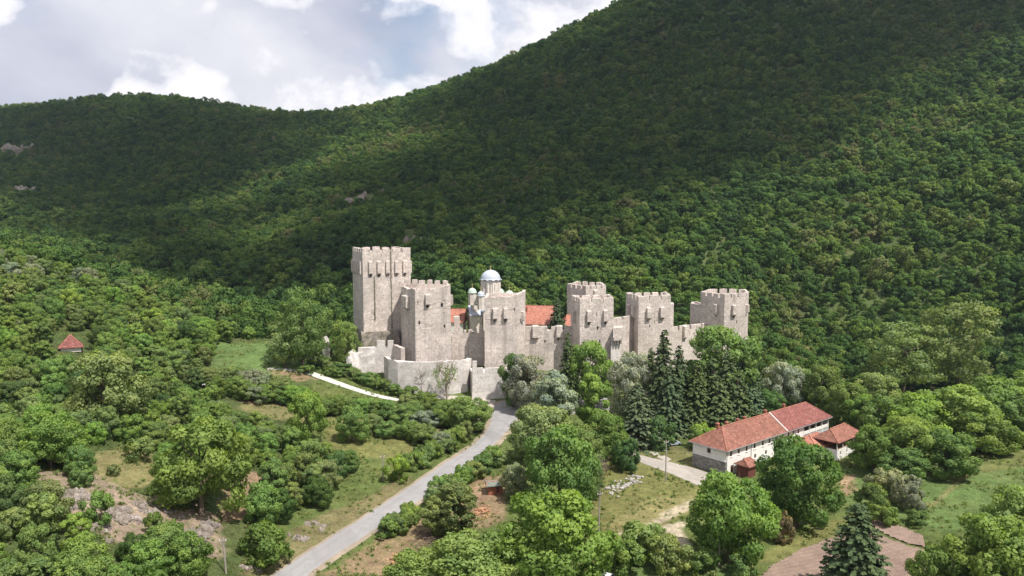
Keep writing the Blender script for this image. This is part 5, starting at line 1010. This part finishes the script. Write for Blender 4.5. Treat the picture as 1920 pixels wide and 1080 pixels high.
# orchard rows
ROWS = [((440, 745), (575, 770), 8, 'upper orchard row'), ((610, 775), (890, 812), 13, 'long orchard row below the white stony track'), ((700, 812), (830, 842), 5, 'lower orchard row above the dry grass'), ((395, 722), (520, 732), 7, 'top orchard row beside the meadow'), ((760, 775), (870, 790), 6, 'short orchard row below the bastion')]
for (x0, y0), (x1, y1), n, lab in ROWS:
    for i in range(n):
        t = (i + random.uniform(-.2, .2)) / max(1, n - 1); w = random.uniform(40, 58); bx, by = x0 + (x1 - x0) * t, y0 + (y1 - y0) * t + random.gauss(0, 4)
        by_photo('fruit', bx, by - random.uniform(30, 40), by, w, random.choice(('mid', 'olive', 'mid', 'grey', 'bright')), ORD[i] + ' fruit tree from the left in the ' + lab, 'orchard trees')
for cx, top, bot, w, c in ((578, 735, 828, 78, 'bright'), (660, 762, 830, 64, 'bright'), (880, 742, 812, 78, 'mid'), (845, 748, 800, 60, 'mid')):
    by_photo('broad', cx, top, bot, w, c, 'bright green tree at the ' + {578: 'left end of the orchard clearing', 660: 'middle of the orchard clearing', 880: 'right end of the orchard beside the road', 845: 'right part of the orchard under the bastion'}[cx], 'trees around the orchard')

# wood on the left slope and scattered trees: spread over the ground, largest ones individual, the rest part of the forest
CLEAR = [[(395, 700), (400, 645), (520, 632), (605, 690), (560, 715)], [(150, 905), (165, 835), (260, 835), (310, 855), (305, 915)], [(55, 975), (60, 885), (240, 915), (420, 955), (430, 1050), (340, 1060), (160, 1010)], [(440, 775), (445, 738), (600, 740), (600, 800)], [(580, 870), (600, 780), (900, 790), (880, 850), (700, 890)], [(410, 985), (440, 890), (505, 890), (510, 960)], [(92, 712), (92, 622), (184, 622), (184, 712)]]
def scatter(area, gap, tries):
    pts = []; cell = {}; xs = rng.uniform(area[0], area[1], tries); ys = rng.uniform(area[2], area[3], tries)
    for x, y in zip(xs, ys):
        g = (int(x // gap), int(y // gap)); ok = True
        for i in (-1, 0, 1):
            for j in (-1, 0, 1):
                for q in cell.get((g[0] + i, g[1] + j), ()):
                    if (q[0] - x) ** 2 + (q[1] - y) ** 2 < gap * gap: ok = False; break
        if ok: cell.setdefault(g, []).append((x, y)); pts.append((x, y))
    return np.array(pts)
S = scatter((-235, -20, 84, 320), 4.1, 40000); sz = h(S[:, 0], S[:, 1]); SX, SY = project(S[:, 0], S[:, 1], sz)
WOODL = [(-260, 1300), (-260, 400), (0, 430), (250, 500), (540, 590), (660, 640), (600, 672), (400, 722), (440, 800), (600, 860), (690, 880), (600, 960), (520, 1010), (440, 1085), (400, 1300)]
ok = inpoly(SX, SY, WOODL)
for c in CLEAR: ok &= ~inpoly(SX, SY, c)
roadL = np.array([hit(*p)[:2] for p in [(400, 1150), (510, 1080), (600, 1021), (686, 968), (772, 913), (841, 865), (896, 830)]])
for i in range(len(roadL) - 1):
    a, b = roadL[i], roadL[i + 1]; t = np.clip(((S - a) @ (b - a)) / ((b - a) @ (b - a)), 0, 1); ok &= np.linalg.norm(S - (a + t[:, None] * (b - a)), axis=1) > 7.0
for x, y, r_ in PLACED: ok &= np.hypot(S[:, 0] - x, S[:, 1] - y) > r_ * 0.75 + 1.2
S = S[ok]; SX = SX[ok]; SY = SY[ok]; order = np.argsort(S[:, 1]); print('left slope plants', len(S)); LEFT_FAR = []
n_broad = 0; n_crest = 0; REGION = [(lambda x, y: y > 1000 and x < 150, 'in the bottom left corner'), (lambda x, y: y > 1000 and x < 330, 'at the bottom below the rock faces'), (lambda x, y: y > 960, 'at the bottom beside the road bank'), (lambda x, y: y > 880 and x < 200, 'left of the jagged rock ledge'), (lambda x, y: y > 880, 'above the road on the steep bank'),
    (lambda x, y: x > 480 and y > 760, 'right of the largest slope tree'), (lambda x, y: x > 480, 'at the upper edge of the orchard'), (lambda x, y: x > 330 and y > 760, 'around the largest slope tree'), (lambda x, y: x > 300 and y > 680, 'beside the top orchard row'), (lambda x, y: y > 790 and x < 110, 'at the left edge above the rock ledge'), (lambda x, y: y > 790, 'above the dry clearing'), (lambda x, y: y > 720 and x < 110, 'at the left edge below the pavilion'), (lambda x, y: y > 720, 'below the wide pale tree'), (lambda x, y: y > 640 and x < 120, 'just left of the pavilion'), (lambda x, y: y > 640, 'just right of the pavilion'), (lambda x, y: y > 545 and x < 90, 'uphill to the left of the pavilion'), (lambda x, y: y > 545 and x < 200, 'straight uphill behind the pavilion'), (lambda x, y: y > 545 and x < 330, 'uphill to the right of the pavilion'), (lambda x, y: y > 545 and x < 450, 'uphill above the meadow'), (lambda x, y: y > 545, 'near the tall feathery tree'), (lambda x, y: x < 120, 'on the crest at the left edge'), (lambda x, y: x < 260, 'on the crest above the pavilion'), (lambda x, y: True, 'on the falling end of the crest')]
ADJ = {'mid': 'green', 'bright': 'bright green', 'olive': 'olive green', 'dark': 'dark green', 'grey': 'greyish flowering', 'lime': 'yellow-green'}
for i in order:
    x, y = S[i]; px, py = SX[i], SY[i]; reg = next(t for f, t in REGION if f(px, py))
    nv = fbm(np.array([x / 16]), np.array([y / 16]), 61)[0]
    if 'crest' in reg: colr = random.choice(('grey', 'grey', 'olive', 'mid'))
    else: colr = ('olive' if nv < .40 else 'mid' if nv < .50 else 'bright' if nv < .58 else 'mid'); colr = random.choice((colr, colr, 'mid', 'bright', 'dark' if random.random() < .4 else 'olive'))
    crest = 'crest' in reg or 'uphill' in reg
    if px > -60 and py < 1160 and (n_crest < 150 if crest else n_broad < 235):
        sh = random.random() < 0.22 and 'steep' in reg
        w = random.uniform(4.0, 6.8) * (1.0 if 'orchard' not in reg else .85); hh = w * random.uniform(.85, 1.25)
        kd = 'broad' if random.random() < .8 else 'tall'
        if crest: kd = 'silver'; n_crest += 1; n_broad -= 1
        plant(kd, x, y, w * (.8 if kd == 'tall' else 1), hh, colr, ('large ' if w > 6.5 else 'small ' if w < 5.4 else 'medium ') + ADJ[colr] + (' rounded tree ' if kd != 'tall' else ' upright tree ') + reg, 'trees ' + reg); n_broad += 1
    else: LEFT_FAR.append((x, y))
print('individuals', n_broad, n_crest, 'left over', len(LEFT_FAR))

# ------------------------------------------------------------------ forest on the mountains (one mass of thousands of trees)
FOREST_MESH = [crown_mesh('forest_crown', 700 + i, M['forest_leaf'], 26, 150, 0.30, 4.3, -0.5, 7.6, 'round' if i < 5 else 'tall', 0.82, 0.25, (0.18, 0.36)) for i in range(7)]
def instancer(name, pts, rots, scales, picks, meshes, label, offs_mat=None):
    pc = bpy.data.collections.new(name + '_kinds')
    for i, me in enumerate(meshes): pc.objects.link(bpy.data.objects.new('%s_kind_%02d' % (name, i), me))
    me = bpy.data.meshes.new(name); n = len(pts); me.vertices.add(n); me.vertices.foreach_set('co', np.asarray(pts, float).ravel())
    for nm, tp, dat in (('rot', 'FLOAT_VECTOR', rots), ('scl', 'FLOAT_VECTOR', scales), ('pick', 'INT', picks)):
        a = me.attributes.new(nm, tp, 'POINT'); a.data.foreach_set('value' if tp == 'INT' else 'vector', np.asarray(dat).ravel())
    o = link_mesh(name, me); g = bpy.data.node_groups.new(name + '_scatter', 'GeometryNodeTree'); g.interface.new_socket('Geometry', in_out='INPUT', socket_type='NodeSocketGeometry'); g.interface.new_socket('Geometry', in_out='OUTPUT', socket_type='NodeSocketGeometry')
    gi = g.nodes.new('NodeGroupInput'); go = g.nodes.new('NodeGroupOutput'); ip = g.nodes.new('GeometryNodeInstanceOnPoints'); ci = g.nodes.new('GeometryNodeCollectionInfo'); ci.inputs[0].default_value = pc; ci.inputs['Separate Children'].default_value = True; ci.inputs['Reset Children'].default_value = True
    mpn = g.nodes.new('GeometryNodeMeshToPoints')
    def na(nm, tp): q = g.nodes.new('GeometryNodeInputNamedAttribute'); q.data_type = tp; q.inputs['Name'].default_value = nm; return q.outputs[0]
    L = g.links.new; L(gi.outputs[0], mpn.inputs[0]); L(mpn.outputs[0], ip.inputs['Points']); L(ci.outputs[0], ip.inputs['Instance']); ip.inputs['Pick Instance'].default_value = True
    L(na('pick', 'INT'), ip.inputs['Instance Index'])
    er = g.nodes.new('FunctionNodeEulerToRotation'); L(na('rot', 'FLOAT_VECTOR'), er.inputs[0]); L(er.outputs[0], ip.inputs['Rotation']); L(na('scl', 'FLOAT_VECTOR'), ip.inputs['Scale']); L(ip.outputs[0], go.inputs[0])
    md = o.modifiers.new('scatter', 'NODES'); md.node_group = g
    return tag(o, label, None, None, 'stuff')
def frustum(pts, margin=160):
    px, py = project(pts[:, 0], pts[:, 1], h(pts[:, 0], pts[:, 1]) + 4); return (px > -margin) & (px < 1920 + margin) & (py > -margin) & (py < 1300)
A = scatter((-820, 900, 240, 1160), 3.7, 420000); near_d = scatter((-300, 420, 240, 470), 4.5, 60000); A = np.vstack([A[A[:, 1] > 470], near_d]); z = h(A[:, 0], A[:, 1]); ax, ay = project(A[:, 0], A[:, 1], z)
keepA = frustum(A) & ~((A[:, 1] < 330) & inpoly(ax, ay, [(-300, 420), (540, 590), (660, 640), (700, 640), (700, 600), (1000, 620), (1380, 640), (1430, 690), (1600, 690), (1960, 690), (2200, 690), (2200, 1300), (-300, 1300)]))
cas = np.array([gp(655, 262), gp(683, 236), gp(880, 224), gp(1160, 238), gp(1400, 262), gp(1412, 300), gp(1140, 326), gp(900, 305), gp(700, 285)]); keepA &= ~inpoly(A[:, 0], A[:, 1], [tuple(c) for c in cas])
nrm_x = (h(A[:, 0] + 4, A[:, 1]) - z) / 4; nrm_y = (h(A[:, 0], A[:, 1] + 4) - z) / 4
for bx, by, w_, h_ in ((682, 372, 26, 10), (768, 448, 16, 22), (22, 284, 20, 7), (45, 356, 22, 5)): keepA &= ~((np.abs(ax - bx) < w_) & (np.abs(ay - by - 4) < h_) & (A[:, 1] > 300))
A = A[keepA]; LF = np.array(LEFT_FAR) if LEFT_FAR else np.zeros((0, 2)); LF = LF[frustum(LF)] if len(LF) else LF
# second wood: behind the long house and along the right of the valley
Bq = scatter((40, 330, 190, 345), 5.2, 30000); bx, by = project(Bq[:, 0], Bq[:, 1], h(Bq[:, 0], Bq[:, 1]))
kb = inpoly(bx, by, [(1425, 705), (1440, 660), (1700, 650), (2100, 640), (2100, 760), (1900, 740), (1780, 735), (1650, 735), (1600, 740), (1450, 735)])
for x, y, r_ in PLACED: kb &= np.hypot(Bq[:, 0] - x, Bq[:, 1] - y) > r_ * 0.6
ALL = np.vstack([A, LF, Bq[kb]]); n = len(ALL); zz = h(ALL[:, 0], ALL[:, 1]); print('forest trees', n)
siz = rng.choice((0.6, 0.85, 1.05, 1.5), n, p=(.32, .36, .22, .10)) * rng.uniform(0.9, 1.1, n) * np.where(ALL[:, 1] < 330, 0.92, 1.0) * np.where(ALL[:, 1] > 470, 0.80, 1.0) * (0.8 + 0.4 * fbm(ALL[:, 0] / 60, ALL[:, 1] / 60, 5))
instancer('forest', np.c_[ALL, zz - 0.4], np.c_[rng.normal(0, .07, n), rng.normal(0, .07, n), rng.uniform(0, 6.28, n)], np.c_[siz * rng.uniform(.85, 1.2, n), siz * rng.uniform(.85, 1.2, n), siz * rng.uniform(.8, 1.25, n)], rng.integers(0, len(FOREST_MESH), n), FOREST_MESH, 'dense green broadleaf forest covering the mountain slopes')

# weeds and long grass over the open ground
def tuft(name, seed, hgt=0.5, n=26, rad=0.5):
    r = np.random.default_rng(seed); c = np.c_[r.normal(0, rad * .5, n), r.normal(0, rad * .5, n), np.abs(r.normal(0, hgt * .35, n)) + .08]; nn = unit(np.c_[r.normal(size=(n, 2)), r.uniform(.2, 1.0, n)])
    return cards_mesh(name, c, nn, unit(r.normal(size=(n, 3))), r.uniform(.10, .22, n), np.c_[r.random(n), r.random(n)], M['weed'], unit(nn + np.array((0, 0, 1.0))), 0.7)
TUFT = [tuft('tuft', 800 + i, 0.25 + .15 * i) for i in range(5)]
G = scatter((-150, 150, 88, 262), 0.95, 60000); gx, gy = project(G[:, 0], G[:, 1], h(G[:, 0], G[:, 1])); kg = (gx > -60) & (gx < 1980) & (gy < 1130)
NOG = [[(500, 1150), (510, 1080), (600, 1021), (686, 968), (772, 913), (841, 865), (896, 830), (915, 796), (915, 755), (1000, 742), (1165, 735), (1170, 780), (980, 780), (966, 795), (947, 820), (909, 858), (841, 910), (751, 968), (669, 1020), (600, 1068), (560, 1150)], [(1165, 840), (1205, 853), (1345, 890), (1335, 920), (1260, 892), (1165, 852)], [(1425, 1130), (1500, 1035), (1555, 1005), (1640, 972), (1740, 1008), (1745, 1130)], [(815, 740), (930, 745), (930, 766), (815, 752)], [(1240, 985), (1285, 980), (1300, 1035), (1270, 1030)]]
for q in NOG: kg &= ~inpoly(gx, gy, q)
hw = [np.array(hq(-1, -1)), np.array(hq(HL + 1, -1)), np.array(hq(HL + 1, HW + 1)), np.array(hq(-1, HW + 1))]; kg &= ~inpoly(G[:, 0], G[:, 1], hw); kg &= ~inpoly(G[:, 0], G[:, 1], [tuple(c) for c in cas])
dens = fbm(G[:, 0] / 7, G[:, 1] / 7, 91); kg &= (rng.random(len(G)) < np.clip((dens - 0.36) * 5, 0.05, 1.0)); G = G[kg]; n = len(G); s_ = rng.uniform(.4, 1.25, n) * (0.6 + .9 * fbm(G[:, 0] / 4, G[:, 1] / 4, 17)); print('tufts', n)
instancer('undergrowth', np.c_[G, h(G[:, 0], G[:, 1])], np.c_[np.zeros((n, 2)), rng.uniform(0, 6.28, n)], np.c_[s_, s_, s_], rng.integers(0, 5, n), TUFT, 'long grass and low weeds on banks and meadows')

# ------------------------------------------------------------------ drifting clouds overhead: their shade lies on the mountain
def cloud_mat():
    m, t = new_mat('cloud_vapour'); d = N(t, 'ShaderNodeBsdfDiffuse', {'Color': (0.9, 0.9, 0.92, 1)}).outputs[0]; tl = N(t, 'ShaderNodeBsdfTranslucent', {'Color': (0.9, 0.9, 0.92, 1)}).outputs[0]
    b_ = N(t, 'ShaderNodeMixShader', {0: 0.5, 1: d, 2: tl}).outputs[0]; tp = N(t, 'ShaderNodeBsdfTransparent').outputs[0]
    finish(t, N(t, 'ShaderNodeMixShader', {0: ramp(t, noise(t, 0.02, 4, 0.6), [(0.35, 0.13), (0.65, 0.32)]), 1: tp, 2: b_}).outputs[0]); return m
M['cloud'] = cloud_mat(); SV = np.array(SUN)
def cloud(targets, alt, rad, label, seed):
    import bmesh
    s = MB(); rs = np.random.default_rng(seed)
    bm = bmesh.new(); bmesh.ops.create_icosphere(bm, subdivisions=3, radius=1.0); V = np.array([v.co[:] for v in bm.verts]); Fc = [[v.index for v in f.verts] for f in bm.faces]; bm.free()
    for px, py in targets:
        p = hit(px, py); a = alt + rs.uniform(-60, 60); c = p + SV * ((a - p[2]) / SV[2])
        for k in range(6):
            cc_ = c + np.r_[rs.normal(0, rad * .75, 2), rs.normal(0, 15)]; q = rad * rs.uniform(.55, 1.0); n_ = 1 + .5 * (fbm(V[:, 0] * 2 + k * 7 + V[:, 2] + px, V[:, 1] * 2 + py, seed, 3) - .45)
            s.add(cc_ + V * n_[:, None] * np.array((q, q, q * .45)), Fc)
    return tag(s.build('cloud', M['cloud'], None, True), label, None, None, 'stuff')
cloud([(1190, 40), (1300, 40), (1430, 50), (1580, 40), (1720, 30), (1120, 90), (1260, 110), (1400, 120), (1560, 110), (1020, 150), (1150, 180), (1300, 190), (1440, 190), (930, 200), (1060, 240), (1200, 260), (840, 250), (960, 300), (1100, 320), (770, 300), (880, 360), (1000, 380), (720, 350), (800, 400), (900, 420), (1330, 260), (1400, -60), (1600, -60), (1800, -40)], 1150, 62, 'large cloud above the mountain', 3)
cloud([(100, 430), (200, 450), (300, 470), (400, 500), (480, 520), (250, 430), (560, 520), (620, 520), (350, 440)], 1000, 34, 'small cloud above the valley behind the left slope', 6)
cloud([(60, 230), (150, 220), (250, 215), (350, 225), (440, 240), (30, 290), (130, 290), (240, 290), (350, 300), (440, 300), (60, 350), (170, 350), (290, 355), (-60, 250), (-60, 330), (400, 350), (480, 280)], 1050, 70, 'cloud above the left hill', 4)

# ------------------------------------------------------------------ air
HAZE = 0.00006
def haze_box():
    s = MB(); s.prism([(-1540, -340), (1540, -340), (1540, 1840), (-1540, 1840)], float(ZZ.min()) - 1.0, 720); m, t = new_mat('thin_haze')
    v = N(t, 'ShaderNodeVolumePrincipled', {'Color': (0.62, 0.76, 1.0, 1), 'Density': HAZE, 'Anisotropy': 0.2}); N(t, 'ShaderNodeOutputMaterial', {'Volume': v.outputs[0]})
    o = s.build('haze', m); o.display_type = 'WIRE'; return tag(o, 'thin bluish summer haze', None, None, 'stuff')
if HAZE: haze_box()
